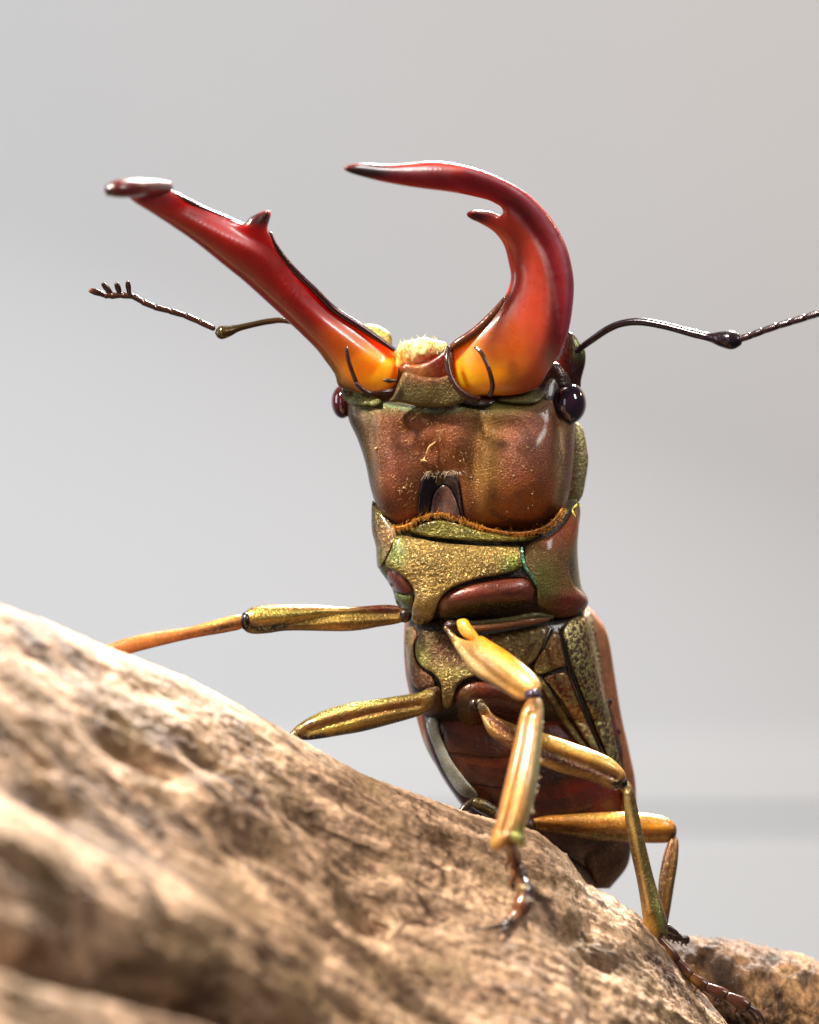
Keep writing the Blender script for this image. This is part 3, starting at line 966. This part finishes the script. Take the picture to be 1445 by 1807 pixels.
# ---------------------------------------------------------------- prothorax
PRO = stack([
    (880, 664, 1018, -60, -95, 30, 120, 0, .55),
    (900, 656, 1024, -60, -95, 46, 150, 0, .55),
    (935, 656, 1021, -60, -95, 72, 170, 0, .55),
    (965, 663, 1019, -60, -95, 88, 180, 0.05, .55),
    (1000, 667, 1021, -62, -98, 100, 180, 0.08, .55),
    (1035, 690, 1026, -64, -100, 104, 180, 0.1, .6),
    (1062, 700, 1038, -66, -104, 96, 180, 0.1, .6),
    (1085, 722, 1020, -70, -108, 70, 160, 0.1, .6),
    (1102, 760, 960, -74, -110, 30, 120, 0, .7)], n=120, rows=90, bumps=[(965, 980, 40, 50, 10)])
pro = mk('prothorax', *PRO, M_SHELL, beetle, tint=((44, 28, 12), 0.2, [
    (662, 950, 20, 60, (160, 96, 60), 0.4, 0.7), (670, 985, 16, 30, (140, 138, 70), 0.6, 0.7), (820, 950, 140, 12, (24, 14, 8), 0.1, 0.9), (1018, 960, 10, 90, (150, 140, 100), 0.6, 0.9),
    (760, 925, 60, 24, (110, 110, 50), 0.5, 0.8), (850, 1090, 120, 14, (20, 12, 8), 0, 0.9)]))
opro = lambda l: on(PRO, HEAD_S, lift=l)
nk = puff([(722, 935), (745, 924), (776, 918), (812, 926), (850, 938), (905, 947), (950, 944), (925, 955), (860, 955), (790, 951), (740, 944)], along([(722, 938, 14), (800, 938, 26), (900, 948, 20), (950, 948, 2)]), plate=(7, 4), step=3.5)
mk('neck_plate', *nk, M_GOLD, pro, tint=((128, 118, 44), 0.6, []))
PST = [(697, 948), (712, 944), (745, 951), (786, 958), (850, 962), (905, 962), (918, 966), (921, 990), (918, 1004), (886, 1014), (850, 1020), (820, 1028), (793, 1040), (776, 1058),
       (768, 1078), (764, 1094), (750, 1102), (736, 1102), (727, 1094), (727, 1074), (732, 1050), (722, 1028), (704, 1012), (688, 1004), (680, 992), (690, 970)]
pst = puff(PST, on(PRO, lift=5), plate=(12, 6), step=3.6, relief=lambda x, y, h: 16 * np.exp(-((x - 748) / 26) ** 2 - ((y - 1085) / 40) ** 2) + 5 * np.exp(-((y - 990) / 24) ** 2))
mk('chest_plate', *pst, M_GOLD, pro, tint=((160, 128, 66), 0.75, [(748, 1085, 24, 36, (206, 172, 98), 0.6, 0.8), (700, 975, 16, 30, (130, 150, 76), 0.75, 0.8), (905, 1000, 20, 20, (140, 156, 70), 0.75, 0.8)]))
HYP = [(926, 966), (940, 956), (970, 946), (996, 924), (1012, 898), (1020, 905), (1020, 943), (1006, 985), (1005, 1010), (1014, 1034), (1030, 1048), (1038, 1064), (1022, 1082), (1000, 1094),
       (975, 1088), (950, 1072), (948, 1040), (938, 1012), (928, 996)]
hyp = puff(HYP, on(PRO, lift=1), plate=(7, 5), step=3.6)
mk('side_plate', *hyp, M_SHELL, pro, tint=((146, 112, 56), 0.5, [(985, 930, 44, 40, (176, 70, 20), 0.25, 0.9), (1006, 1066, 40, 26, (130, 30, 8), 0.2, 0.95), (960, 1030, 22, 40, (112, 112, 50), 0.6, 0.8)]))
sl = puff([(657, 884), (668, 898), (690, 922), (702, 938), (694, 960), (682, 982), (674, 1000), (666, 1000), (663, 960), (656, 926)], on(PRO, lift=1), plate=(6, 4), step=3.5)
mk('side_plate', *sl, M_GOLD, pro, tint=((150, 110, 70), 0.5, [(664, 900, 14, 24, (170, 150, 84), 0.7, 0.8), (668, 990, 16, 24, (140, 140, 70), 0.6, 0.8)]))
mk('side_seam', *loft([(921, 966, 40), (923, 985, 36), (928, 1002, 32), (938, 1016, 22), (946, 1032, 12)], [2, 3, 3.5, 3.5, 2], 1, sub=6, n=10), M_GOLD, pro, tint=((110, 180, 150), 0.8, []))
mk('coxa', *puff([(773, 1066), (778, 1054), (798, 1042), (826, 1031), (860, 1023), (895, 1018), (924, 1016), (938, 1026), (943, 1044), (936, 1062), (905, 1070), (860, 1078), (820, 1087), (790, 1094), (776, 1090)],
                 on(PRO, lift=-2), 1.05, 0.4, 4), M_RED, pro, tint=((110, 50, 36), 0.15, [(800, 1088, 50, 9, (130, 130, 60), 0.6, 0.9), (780, 1075, 10, 16, (170, 130, 100), 0.3, 0.6), (880, 1070, 60, 7, (110, 116, 50), 0.6, 0.8)]))
mk('coxa', *puff([(683, 1012), (692, 1005), (708, 1007), (722, 1022), (728, 1042), (714, 1048), (696, 1042), (685, 1028)], on(PRO, lift=0), 1.0, 0.4, 3.5), M_RED, pro, tint=((120, 66, 52), 0.15, []))
mk('coxa_rim', *puff([(696, 1046), (712, 1050), (727, 1050), (726, 1072), (712, 1076), (700, 1066)], on(PRO, lift=0), plate=(8, 8), step=3.5), M_GOLD, pro, tint=((120, 128, 60), 0.6, []))
mk('hind_margin', *loft([(800, 1102, 10), (850, 1100, 14), (900, 1094, 10), (945, 1086, -4), (975, 1090, -30)], [5, 6, 6, 6, 4], 0.8, sub=8, n=12), M_SHELL, pro, tint=((90, 86, 36), 0.5, []))

# ---------------------------------------------------------------- hind thorax
THO = stack([
    (1072, 740, 1020, -90, -130, 30, 60, 0, .6),
    (1092, 722, 1040, -92, -136, 74, 80, 0.1, .6),
    (1125, 716, 1048, -95, -142, 98, 80, 0.12, .6),
    (1165, 717, 1056, -98, -148, 106, 80, 0.12, .6),
    (1210, 722, 1064, -104, -156, 104, 80, 0.1, .6),
    (1245, 738, 1072, -112, -165, 92, 80, 0.06, .6),
    (1272, 758, 1070, -120, -172, 60, 70, 0, .65),
    (1290, 800, 1040, -126, -176, 20, 50, 0, .7)], n=120, rows=80)
tho = mk('thorax', *THO, M_SHELL, beetle, tint=((34, 20, 10), 0.2, [(800, 1120, 70, 20, (40, 20, 10), 0.1, 0.8), (725, 1150, 16, 60, (120, 90, 60), 0.5, 0.8)]))
oth = lambda l: on(THO, lift=l)
mk('membrane', *loft([(800, 1108, 16), (850, 1108, 20), (900, 1102, 14), (940, 1096, 0), (968, 1092, -20)], [4, 6, 6, 6, 4], 0.7, sub=8, n=12), M_SHELL, tho, tint=((140, 78, 26), 0.3, []))
st1 = puff([(738, 1122), (752, 1110), (790, 1118), (840, 1122), (900, 1112), (955, 1104), (968, 1112), (954, 1146), (940, 1168), (905, 1184), (868, 1192), (833, 1194), (810, 1206), (804, 1216),
            (797, 1244), (788, 1250), (780, 1242), (778, 1208), (764, 1188), (744, 1176), (734, 1158), (733, 1138)], oth(4), plate=(10, 5), step=3.6,
           relief=lambda x, y, h: -10 * np.exp(-((x - 800) / 55) ** 2 - ((y - 1150) / 28) ** 2))
mk('breast_plate', *st1, M_GOLD, tho, tint=((128, 100, 52), 0.6, [(805, 1146, 60, 30, (96, 50, 22), 0.3, 0.9), (788, 1225, 14, 36, (196, 164, 92), 0.7, 0.9), (742, 1160, 14, 26, (150, 150, 76), 0.7, 0.8), (800, 1190, 40, 10, (176, 160, 90), 0.7, 0.8)]))
mk('breast_side', *puff([(942, 1174), (956, 1148), (972, 1118), (984, 1116), (994, 1140), (1000, 1172), (985, 1178), (955, 1190), (944, 1186)], oth(5), plate=(7, 4), step=3.5), M_GOLD, tho, tint=((128, 86, 40), 0.55, [(960, 1186, 30, 8, (150, 140, 60), 0.7, 0.8)]))
mk('breast_side', *puff([(716, 1110), (730, 1106), (736, 1122), (730, 1140), (733, 1164), (745, 1182), (762, 1194), (768, 1212), (748, 1216), (730, 1210), (720, 1180), (715, 1140)], oth(1), plate=(6, 4), step=3.5), M_GOLD, tho,
   tint=((150, 96, 64), 0.4, [(720, 1130, 9, 50, (160, 140, 90), 0.7, 0.8)]))
mk('coxa', *puff([(802, 1232), (808, 1216), (828, 1204), (862, 1202), (900, 1212), (925, 1236), (935, 1260), (900, 1272), (866, 1262), (850, 1284), (846, 1298), (826, 1290), (808, 1266)], oth(3), 0.75, 0.3, 4), M_RED, tho,
   tint=((96, 40, 22), 0.2, [(820, 1262, 16, 40, (110, 92, 46), 0.5, 0.8), (900, 1255, 26, 20, (40, 20, 14), 0.1, 0.8)]))
mk('coxa', *puff([(742, 1222), (760, 1212), (776, 1214), (780, 1240), (776, 1256), (752, 1262), (738, 1250)], oth(3), 0.8, 0.3, 4), M_SHELL, tho, tint=((130, 84, 40), 0.45, []))

# ---------------------------------------------------------------- abdomen and wing cases
ABR = [
    (1225, 742, 1060, -125, -180, 40, 60, 0, .6),
    (1262, 746, 1078, -128, -184, 64, 70, 0.06, .6),
    (1320, 764, 1096, -135, -192, 78, 80, 0.06, .6),
    (1380, 798, 1108, -145, -200, 80, 80, 0.05, .6),
    (1440, 846, 1112, -155, -206, 72, 80, 0, .6),
    (1500, 924, 1108, -165, -212, 56, 70, 0, .65),
    (1540, 986, 1092, -175, -216, 34, 50, 0, .7),
    (1564, 1036, 1074, -182, -218, 10, 20, 0, .8)]
ABD = stack(ABR, n=120, rows=100, tilt=-0.12)
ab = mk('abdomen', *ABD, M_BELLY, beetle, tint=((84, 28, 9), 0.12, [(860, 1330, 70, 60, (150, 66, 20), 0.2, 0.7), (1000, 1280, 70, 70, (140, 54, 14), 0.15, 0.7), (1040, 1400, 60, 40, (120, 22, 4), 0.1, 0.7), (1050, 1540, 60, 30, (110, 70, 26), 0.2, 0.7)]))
for k, (yl, yr) in enumerate(((1520, 1500), (1478, 1442), (1426, 1386), (1374, 1322), (1318, 1262))):
    xl = np.interp(yl + 24, [r[0] for r in ABR], [r[1] for r in ABR])
    xr = np.interp(yr + 24, [r[0] for r in ABR], [r[2] for r in ABR])
    L_, R_ = np.array([xl + 3, yl]), np.array([xr - 6, yr])
    arc = lambda o: [(L_ + (R_ - L_) * t + np.array([0, o + 34 * math.sin(math.pi * t)])) for t in np.linspace(0.01, 0.99, 11)]
    poly = arc(-48) + arc(8)[::-1]
    tt = lambda x: np.clip((x - L_[0]) / (R_[0] - L_[0]), 0, 1)
    up = lambda x, y: np.clip((y - (L_[1] + (R_[1] - L_[1]) * tt(x) + 34 * np.sin(math.pi * tt(x)) - 48)) / 56, 0, 1)
    rf = lambda x, y, h: 6 * up(x, y) * np.tanh(h / 5) - 2
    mk('belly_segment', *puff(poly, on(ABD, lift=-3), plate=(3, 5), step=5, relief=rf), M_BELLY, ab, tint=((58, 16, 6), 0.1, [(845, 1320, 60, 36, (118, 54, 18), 0.2, 0.7), (1000, 1255, 50, 50, (110, 34, 8), 0.15, 0.7), (1070, 1400, 50, 26, (112, 12, 3), 0.1, 0.8), (1060, 1535, 60, 26, (96, 58, 22), 0.2, 0.7)]))

EL = [(1064, 770, 1030, 10, 40), (1084, 722, 1052, 24, 120), (1119, 713, 1072, 34, 170), (1192, 716, 1085, 40, 200), (1260, 733, 1096, 40, 210), (1323, 753, 1110, 40, 200),
      (1379, 789, 1121, 40, 180), (1440, 834, 1122, 36, 160), (1491, 908, 1115, 30, 130), (1530, 976, 1106, 22, 90), (1568, 1044, 1076, 8, 20)]
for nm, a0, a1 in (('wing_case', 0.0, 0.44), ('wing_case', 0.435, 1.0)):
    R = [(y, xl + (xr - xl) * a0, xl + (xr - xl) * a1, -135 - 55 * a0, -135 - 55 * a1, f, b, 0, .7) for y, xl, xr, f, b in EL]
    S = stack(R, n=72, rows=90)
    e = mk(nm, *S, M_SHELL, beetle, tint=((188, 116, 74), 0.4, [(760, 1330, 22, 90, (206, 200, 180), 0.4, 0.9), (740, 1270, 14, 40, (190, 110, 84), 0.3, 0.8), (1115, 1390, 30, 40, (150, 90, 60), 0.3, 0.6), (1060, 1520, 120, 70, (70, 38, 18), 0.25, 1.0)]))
    if a0:
        ELR = S
        epi = puff([(992, 1112), (1006, 1094), (1036, 1080), (1046, 1090), (1054, 1122), (1064, 1190), (1074, 1250), (1086, 1310), (1102, 1372), (1112, 1420), (1110, 1450), (1097, 1400), (1074, 1340), (1046, 1270), (1018, 1200), (1002, 1150)],
                   on(ELR, THO, ABD, lift=6), plate=(7, 5), step=3.6)
        mk('wing_edge', *epi, M_MOTTLE, e, tint=((62, 32, 14), 0.3, [(1050, 1160, 12, 90, (110, 44, 22), 0.3, 0.6, -12)]))
oab = lambda l: on(ABD, THO, ELR, lift=l)
for pts, mt, tn in (
        ([(960, 1196), (984, 1188), (1000, 1190), (1022, 1230), (1048, 1290), (1070, 1340), (1060, 1340), (1030, 1300), (1000, 1250), (976, 1216)], M_MOTTLE, ((110, 44, 24), 0.3, [])),
        ([(948, 1196), (958, 1198), (985, 1240), (1014, 1286), (1038, 1322), (1030, 1322), (1000, 1286), (968, 1236)], M_GOLD, ((104, 92, 46), 0.5, []))):
    mk('flank_plate', *puff(pts, oab(5), plate=(6, 4), step=3.2), mt, ab, tint=tn)
mk('flank_seam', *loft([(986, 1108, -10), (994, 1140, -14), (1004, 1176, -22), (1012, 1206, -34), (1034, 1262, -60), (1062, 1330, -96)], [2, 3.5, 4.5, 5, 4, 2], 0.8, sub=8, n=12), M_BLACK, ab, tint=((20, 14, 10), 0.2, []))
mk('flank_seam', *loft([(958, 1146, 10), (966, 1126, 6), (974, 1108, 0)], [2, 3, 4], 0.8, sub=6, n=10), M_BLACK, ab, tint=((20, 14, 10), 0.2, []))

# ---------------------------------------------------------------- legs
GOLDEN, PALE = (206, 152, 52), (238, 206, 130)


def trochanter(c, r, tint=((70, 40, 20), 0.2, [])):
    return mk('leg', *ball(c, r, 20), M_RED, beetle, tint=tint)


def bristles(leg, pts, length, n, col=(210, 170, 100)):
    C = catmull(np.asarray(pts, float), 12)
    T = np.gradient(C, axis=0)
    ra, rb = [], []
    for k in range(n):
        i = rng.integers(0, len(C))
        t = T[i] / np.linalg.norm(T[i])
        nrm = np.array([-t[1], t[0], 0]) * (1 if rng.random() < 0.5 else -1)
        a = C[i] + rng.normal(size=3) * 2
        ra.append(a)
        rb.append(a + nrm * length * rng.uniform(0.5, 1.1) + t * length * 0.5 + np.array([0, 0, rng.uniform(0, 4)]))
    o = mk('setae', *spikes(ra, rb, 0.7, 3), M_HAIR, leg, tint=(col, 0, []))
    o['kind'] = 'stuff'


def tarsus(leg, path, r, tint, claw=None):
    P = catmull(np.asarray(path, float), 10)
    n = len(path) - 1
    parts = []
    for k in range(n):
        s = P[k * 10:(k + 1) * 10 + 1]
        a, b, c, d_ = s[0], s[3], s[7], s[-1]
        rk = r if not hasattr(r, '__len__') else r[k]
        parts.append(loft([a, b, c, d_], [rk * 0.66, rk * 0.84, rk * 1.0, rk * 0.86], 0.85, n=12, sub=4))
        # two little spines under each joint
        for sgn in (-1, 1):
            parts.append(loft([c, c + np.array([-rk * 0.5 + sgn * rk * 0.5, rk * 1.1, 2]), d_ + np.array([-rk * 0.5 + sgn * rk * 0.5, rk * 1.3, 3])], [rk * 0.24, rk * 0.2, rk * 0.05], 1, n=6, sub=3))
    t = mk('tarsus', *join(parts), M_BLACK, leg, tint=tint)
    if claw:
        for c in claw:
            mk('claw', *loft(c, list(np.linspace(rk * 0.5, rk * 0.08, len(c))), 0.9, n=10, sub=6), M_BLACK, leg, tint=((60, 48, 46), 0.2, []))
    return t


def seglimb(name, leg, pts, path, tint, k=0.9, step=4.0, mat=None, relief=None):
    return mk(name, *puff(pts, along(path), k, k, step, relief=relief), mat or M_LEG, leg, tint=tint)


# front leg reaching over the wood (right of picture)
lg = trochanter((796, 1104, 76), (13, 10, 13), ((40, 20, 30), 0.1, []))
lg['label'] = 'bright yellow gold foreleg bent over the front of the driftwood'
mk('trochanter', *puff([(806, 1096), (822, 1092), (832, 1104), (846, 1124), (844, 1132), (828, 1130), (812, 1118)], along([(812, 1098, 92), (845, 1130, 112)]), 1, 1, 3.5), M_LEG, lg, tint=((255, 170, 20), 0.0, []))
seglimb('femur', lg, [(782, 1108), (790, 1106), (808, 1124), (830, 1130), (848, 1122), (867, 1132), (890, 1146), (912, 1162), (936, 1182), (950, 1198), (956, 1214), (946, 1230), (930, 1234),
                      (914, 1236), (889, 1222), (862, 1206), (837, 1190), (811, 1156), (792, 1124)],
        [(788, 1112, 86), (830, 1150, 126), (880, 1185, 176), (945, 1222, 236)],
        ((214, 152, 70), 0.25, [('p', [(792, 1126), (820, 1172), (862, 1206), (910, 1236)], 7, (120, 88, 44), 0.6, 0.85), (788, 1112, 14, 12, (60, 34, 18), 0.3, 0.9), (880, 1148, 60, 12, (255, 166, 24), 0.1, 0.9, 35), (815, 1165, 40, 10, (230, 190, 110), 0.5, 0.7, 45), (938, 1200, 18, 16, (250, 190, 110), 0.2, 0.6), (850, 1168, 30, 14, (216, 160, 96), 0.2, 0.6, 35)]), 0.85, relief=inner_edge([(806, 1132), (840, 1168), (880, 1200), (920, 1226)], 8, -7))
mk('knee', *ball((940, 1226, 240), (15, 12, 18), 24), M_BLACK, lg, tint=((60, 44, 60), 0.2, []))
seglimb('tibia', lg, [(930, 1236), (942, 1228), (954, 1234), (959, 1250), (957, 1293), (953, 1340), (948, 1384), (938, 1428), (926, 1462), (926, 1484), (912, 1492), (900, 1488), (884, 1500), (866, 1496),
                      (866, 1476), (876, 1446), (889, 1390), (904, 1323), (918, 1262)],
        [(942, 1232, 250), (935, 1300, 282), (918, 1390, 322), (892, 1490, 360)],
        ((184, 122, 50), 0.3, [(942, 1240, 16, 14, (70, 48, 30), 0.3, 0.8), (950, 1360, 11, 130, (206, 202, 146), 0.5, 0.9, 8), (895, 1390, 12, 110, (236, 146, 44), 0.1, 0.85, 14), (872, 1488, 14, 14, (240, 190, 110), 0.2, 0.7), (918, 1475, 14, 18, (170, 176, 90), 0.5, 0.7)]), 0.9, relief=inner_edge([(936, 1262), (924, 1330), (908, 1400), (890, 1465)], 7, -7))  # pale strip down the right side is a painted highlight
mk('tibia_spur', *loft([(905, 1474, 372), (916, 1480, 376), (922, 1494, 374)], [9, 9, 4], 0.9, n=12, sub=6), M_LEG, lg, tint=((160, 160, 84), 0.4, []))
wt = lambda x, y, l: (x, y, wood_d(x, y) + l)
tarsus(lg, [(902, 1486, 362), wt(909, 1520, 60), wt(919, 1550, 40), wt(927, 1578, 24), wt(917, 1606, 16), wt(900, 1626, 14)], [14, 15, 16, 17, 13], ((112, 66, 32), 0.1, [(938, 1545, 18, 80, (62, 58, 66), 0.1, 0.95, -8), (893, 1640, 22, 16, (130, 130, 118), 0.3, 0.8)]),
       claw=[[wt(906, 1620, 14), wt(888, 1632, 18), wt(864, 1638, 12), wt(832, 1640, 4)], [wt(902, 1626, 14), wt(888, 1642, 14), wt(876, 1654, 3)]])
bristles(lg, [(955, 1250, 262), (950, 1340, 300), (938, 1430, 340)], 8, 34, (150, 110, 60))
bristles(lg, [(918, 1560, 352), (925, 1590, 352)], 14, 14)

# middle leg, right
lg = trochanter((838, 1243, 14), (12, 12, 13), ((24, 14, 12), 0.1, []))
lg['label'] = 'gold middle leg with a long thin tarsus planted at the driftwood rim'
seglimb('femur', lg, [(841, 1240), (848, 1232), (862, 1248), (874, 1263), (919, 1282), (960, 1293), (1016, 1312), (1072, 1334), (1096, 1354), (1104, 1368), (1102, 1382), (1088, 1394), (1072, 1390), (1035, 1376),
                      (990, 1364), (953, 1350), (904, 1325), (866, 1300), (850, 1268)],
        [(845, 1240, 38), (900, 1300, 52), (1000, 1338, 62), (1098, 1376, 66)],
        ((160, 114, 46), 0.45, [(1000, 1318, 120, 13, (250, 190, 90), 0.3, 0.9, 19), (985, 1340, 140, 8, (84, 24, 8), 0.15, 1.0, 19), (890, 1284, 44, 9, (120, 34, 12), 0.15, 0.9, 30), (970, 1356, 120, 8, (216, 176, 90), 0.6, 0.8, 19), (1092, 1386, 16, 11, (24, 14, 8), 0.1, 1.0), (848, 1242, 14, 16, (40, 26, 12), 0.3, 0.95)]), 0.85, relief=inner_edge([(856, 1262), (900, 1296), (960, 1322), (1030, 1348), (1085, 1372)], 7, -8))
mk('knee', *ball((1098, 1382, 62), (10, 11, 12), 20), M_BLACK, lg, tint=((26, 18, 14), 0.1, []))
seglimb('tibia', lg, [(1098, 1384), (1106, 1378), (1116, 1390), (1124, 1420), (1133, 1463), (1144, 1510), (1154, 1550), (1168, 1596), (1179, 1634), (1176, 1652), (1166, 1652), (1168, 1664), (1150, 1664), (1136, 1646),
                      (1134, 1620), (1124, 1555), (1112, 1500), (1104, 1455), (1100, 1410)],
        [(1104, 1384, 64), (1120, 1470, 62), (1142, 1560, 56), (1160, 1655, 46)],
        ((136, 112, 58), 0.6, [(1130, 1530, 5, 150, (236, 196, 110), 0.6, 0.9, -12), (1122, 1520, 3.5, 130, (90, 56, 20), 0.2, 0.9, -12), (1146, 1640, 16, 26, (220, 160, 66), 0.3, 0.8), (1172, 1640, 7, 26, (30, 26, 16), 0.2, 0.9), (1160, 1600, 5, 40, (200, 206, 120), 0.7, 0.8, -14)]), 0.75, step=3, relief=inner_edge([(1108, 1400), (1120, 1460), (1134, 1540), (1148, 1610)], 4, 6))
mk('tibia_spur', *loft([(1176, 1636, 40), (1192, 1646, 36), (1200, 1652, 34)], [7, 5, 1], 0.9, n=10, sub=5), M_BLACK, lg, tint=((60, 46, 46), 0.1, []))
TA = [(1162, 1656), (1194, 1696), (1218, 1722), (1246, 1741), (1282, 1758), (1320, 1777)]
tarsus(lg, [(1162, 1656, 48)] + [(x, y, 48 + 4 * k) for k, (x, y) in enumerate(TA[1:])], [11, 11, 11, 12, 13], ((70, 36, 24), 0.1, [(1210, 1740, 16, 16, (200, 140, 60), 0, 0.8), (1175, 1690, 10, 18, (180, 120, 50), 0, 0.6)]),
       claw=[[(1312, 1772, 62), (1336, 1786, 62), (1348, 1806, 58), (1346, 1822, 52)], [(1312, 1774, 52), (1330, 1794, 48), (1340, 1816, 40)]])
bristles(lg, [(1110, 1420, 70), (1130, 1520, 66), (1150, 1600, 60)], 6, 50)

# hind leg, right
lg = trochanter((930, 1456, -82), (16, 14, 16), ((60, 30, 14), 0.2, []))
lg['label'] = 'amber hind leg bent at the knee beside the abdomen'
seglimb('femur', lg, [(926, 1450), (960, 1440), (987, 1438), (1050, 1434), (1102, 1432), (1150, 1436), (1178, 1444), (1192, 1456), (1193, 1474), (1182, 1486), (1150, 1488), (1102, 1486), (1038, 1482), (980, 1470), (940, 1462)],
        [(930, 1456, -86), (1010, 1460, -92), (1100, 1462, -98), (1190, 1466, -100)],
        ((186, 112, 20), 0.3, [(980, 1470, 60, 14, (110, 60, 18), 0.2, 0.9), (1060, 1478, 110, 7, (110, 92, 50), 0.5, 0.9), (1190, 1474, 10, 20, (20, 14, 6), 0.1, 1.0), (1120, 1440, 90, 6, (250, 196, 90), 0.5, 0.8), (1150, 1458, 40, 10, (240, 156, 20), 0.1, 0.8)]), 0.8, relief=inner_edge([(950, 1458), (1050, 1470), (1180, 1474)], 6, -6))
seglimb('tibia', lg, [(1180, 1484), (1188, 1474), (1197, 1484), (1196, 1520), (1190, 1560), (1182, 1610), (1174, 1650), (1164, 1650), (1161, 1600), (1162, 1556), (1170, 1512)],
        [(1190, 1480, -98), (1180, 1550, -84), (1170, 1650, -70)], ((110, 66, 30), 0.3, [(1182, 1560, 3.5, 70, (190, 140, 70), 0.4, 0.9, 10), (1190, 1560, 6, 80, (84, 74, 36), 0.5, 0.8, 8)]), 0.7)
tarsus(lg, [(1170, 1646, -70), (1184, 1652, -80), (1200, 1655, -92), (1214, 1660, -100)], 8, ((50, 34, 26), 0.1, []))

# hind leg, left: only the knee shows above the wood
lg = trochanter((880, 1440, -60), (14, 12, 12))
lg['label'] = 'dark hind knee just showing above the driftwood rim'
mk('femur', *loft([(884, 1442, -62), (865, 1430, -58), (846, 1420, -54), (834, 1416, -52)], [10, 12, 12, 9], 0.9, n=14, sub=6), M_LEG, lg, tint=((74, 60, 30), 0.4, []))
mk('tibia', *loft([(836, 1414, -52), (822, 1424, -46), (806, 1446, -38), (790, 1480, -30)], [7, 7, 7, 6], 0.9, n=12, sub=6), M_BLACK, lg, tint=((60, 46, 30), 0.3, []))
mk('pale_strip', *puff([(760, 1262), (772, 1270), (778, 1300), (796, 1340), (822, 1376), (842, 1400), (836, 1410), (810, 1400), (784, 1362), (764, 1316), (752, 1280)], on(ABD, ELR, lift=4), plate=(6, 6), step=3.5), M_LEG, ab,  # strip added for the pale highlight at the abdomen's left edge
   tint=((214, 216, 200), 0.1, [(835, 1400, 20, 14, (90, 80, 50), 0.3, 0.8)]))

# front leg, left
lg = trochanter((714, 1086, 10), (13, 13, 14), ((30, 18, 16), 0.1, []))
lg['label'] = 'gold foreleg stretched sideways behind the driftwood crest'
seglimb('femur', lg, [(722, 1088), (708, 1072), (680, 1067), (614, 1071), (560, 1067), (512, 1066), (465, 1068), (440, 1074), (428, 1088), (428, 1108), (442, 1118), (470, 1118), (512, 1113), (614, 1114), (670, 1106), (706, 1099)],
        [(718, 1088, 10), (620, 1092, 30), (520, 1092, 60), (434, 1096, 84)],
        ((172, 130, 56), 0.7, [('p', [(690, 1102), (600, 1110), (500, 1112)], 7, (104, 70, 26), 0.5, 0.8), (680, 1072, 60, 9, (120, 20, 14), 0.1, 0.95), (560, 1068, 70, 6, (200, 110, 40), 0.3, 0.8), ('p', [(436, 1104), (460, 1110), (500, 1106)], 10, (22, 14, 6), 0.2, 1.0), (520, 1084, 90, 8, (226, 196, 96), 0.85, 0.8), (640, 1108, 90, 6, (190, 130, 60), 0.6, 0.6)]), 0.85, relief=inner_edge([(700, 1082), (600, 1086), (520, 1098), (450, 1106)], 7, -8))  # dark path along the lower edge is shade painted into the leg colour
mk('knee', *ball((433, 1096, 88), (10, 16, 14), 20), M_BLACK, lg, tint=((24, 18, 14), 0.1, []))
seglimb('tibia', lg, [(434, 1088), (425, 1084), (400, 1088), (333, 1106), (246, 1120), (184, 1140), (150, 1160), (160, 1180), (200, 1166), (236, 1152), (333, 1128), (400, 1116), (428, 1108)],
        [(430, 1096, 88), (333, 1117, 112), (240, 1136, 140), (155, 1170, 165)],
        ((200, 116, 44), 0.25, [(400, 1092, 50, 6, (220, 170, 80), 0.6, 0.8, -14), (390, 1108, 40, 6, (70, 34, 14), 0.2, 0.9, -14), (250, 1130, 60, 16, (214, 126, 56), 0.1, 0.6, -18)]), 0.85)
bristles(lg, [(300, 1112, 120), (200, 1140, 150)], 9, 30)

# middle leg, left
lg = trochanter((752, 1236, 0), (15, 17, 15), ((40, 22, 12), 0.2, []))
lg['label'] = 'gold middle leg with its knee resting on the driftwood crest'
seglimb('femur', lg, [(768, 1222), (752, 1217), (737, 1222), (680, 1231), (614, 1241), (570, 1254), (538, 1270), (516, 1288), (518, 1300), (538, 1306), (563, 1304), (600, 1298), (640, 1291), (690, 1278), (737, 1264), (762, 1250)],
        [(760, 1236, 4), (680, 1256, 12), (600, 1274, 22), (524, 1296, 34)],
        ((140, 110, 48), 0.6, [(650, 1240, 110, 6, (230, 206, 110), 0.85, 0.9, -12), (660, 1256, 100, 8, (150, 84, 34), 0.3, 0.7, -12), (600, 1284, 60, 7, (216, 180, 80), 0.8, 0.8, -14), ('p', [(520, 1296), (540, 1302), (570, 1300)], 8, (18, 12, 8), 0.1, 1.0), (540, 1272, 14, 8, (40, 30, 16), 0.2, 0.8)]), 0.85, relief=inner_edge([(740, 1244), (660, 1258), (590, 1276), (540, 1292)], 6, -6))
seglimb('tibia', lg, [(530, 1286), (516, 1288), (506, 1304), (498, 1340), (492, 1380), (506, 1384), (516, 1345), (526, 1308)], [(520, 1292, 36), (500, 1380, 52)], ((120, 84, 40), 0.4, []), 0.85)
bristles(lg, [(740, 1228, 20), (640, 1246, 30), (560, 1262, 34)], 7, 26)
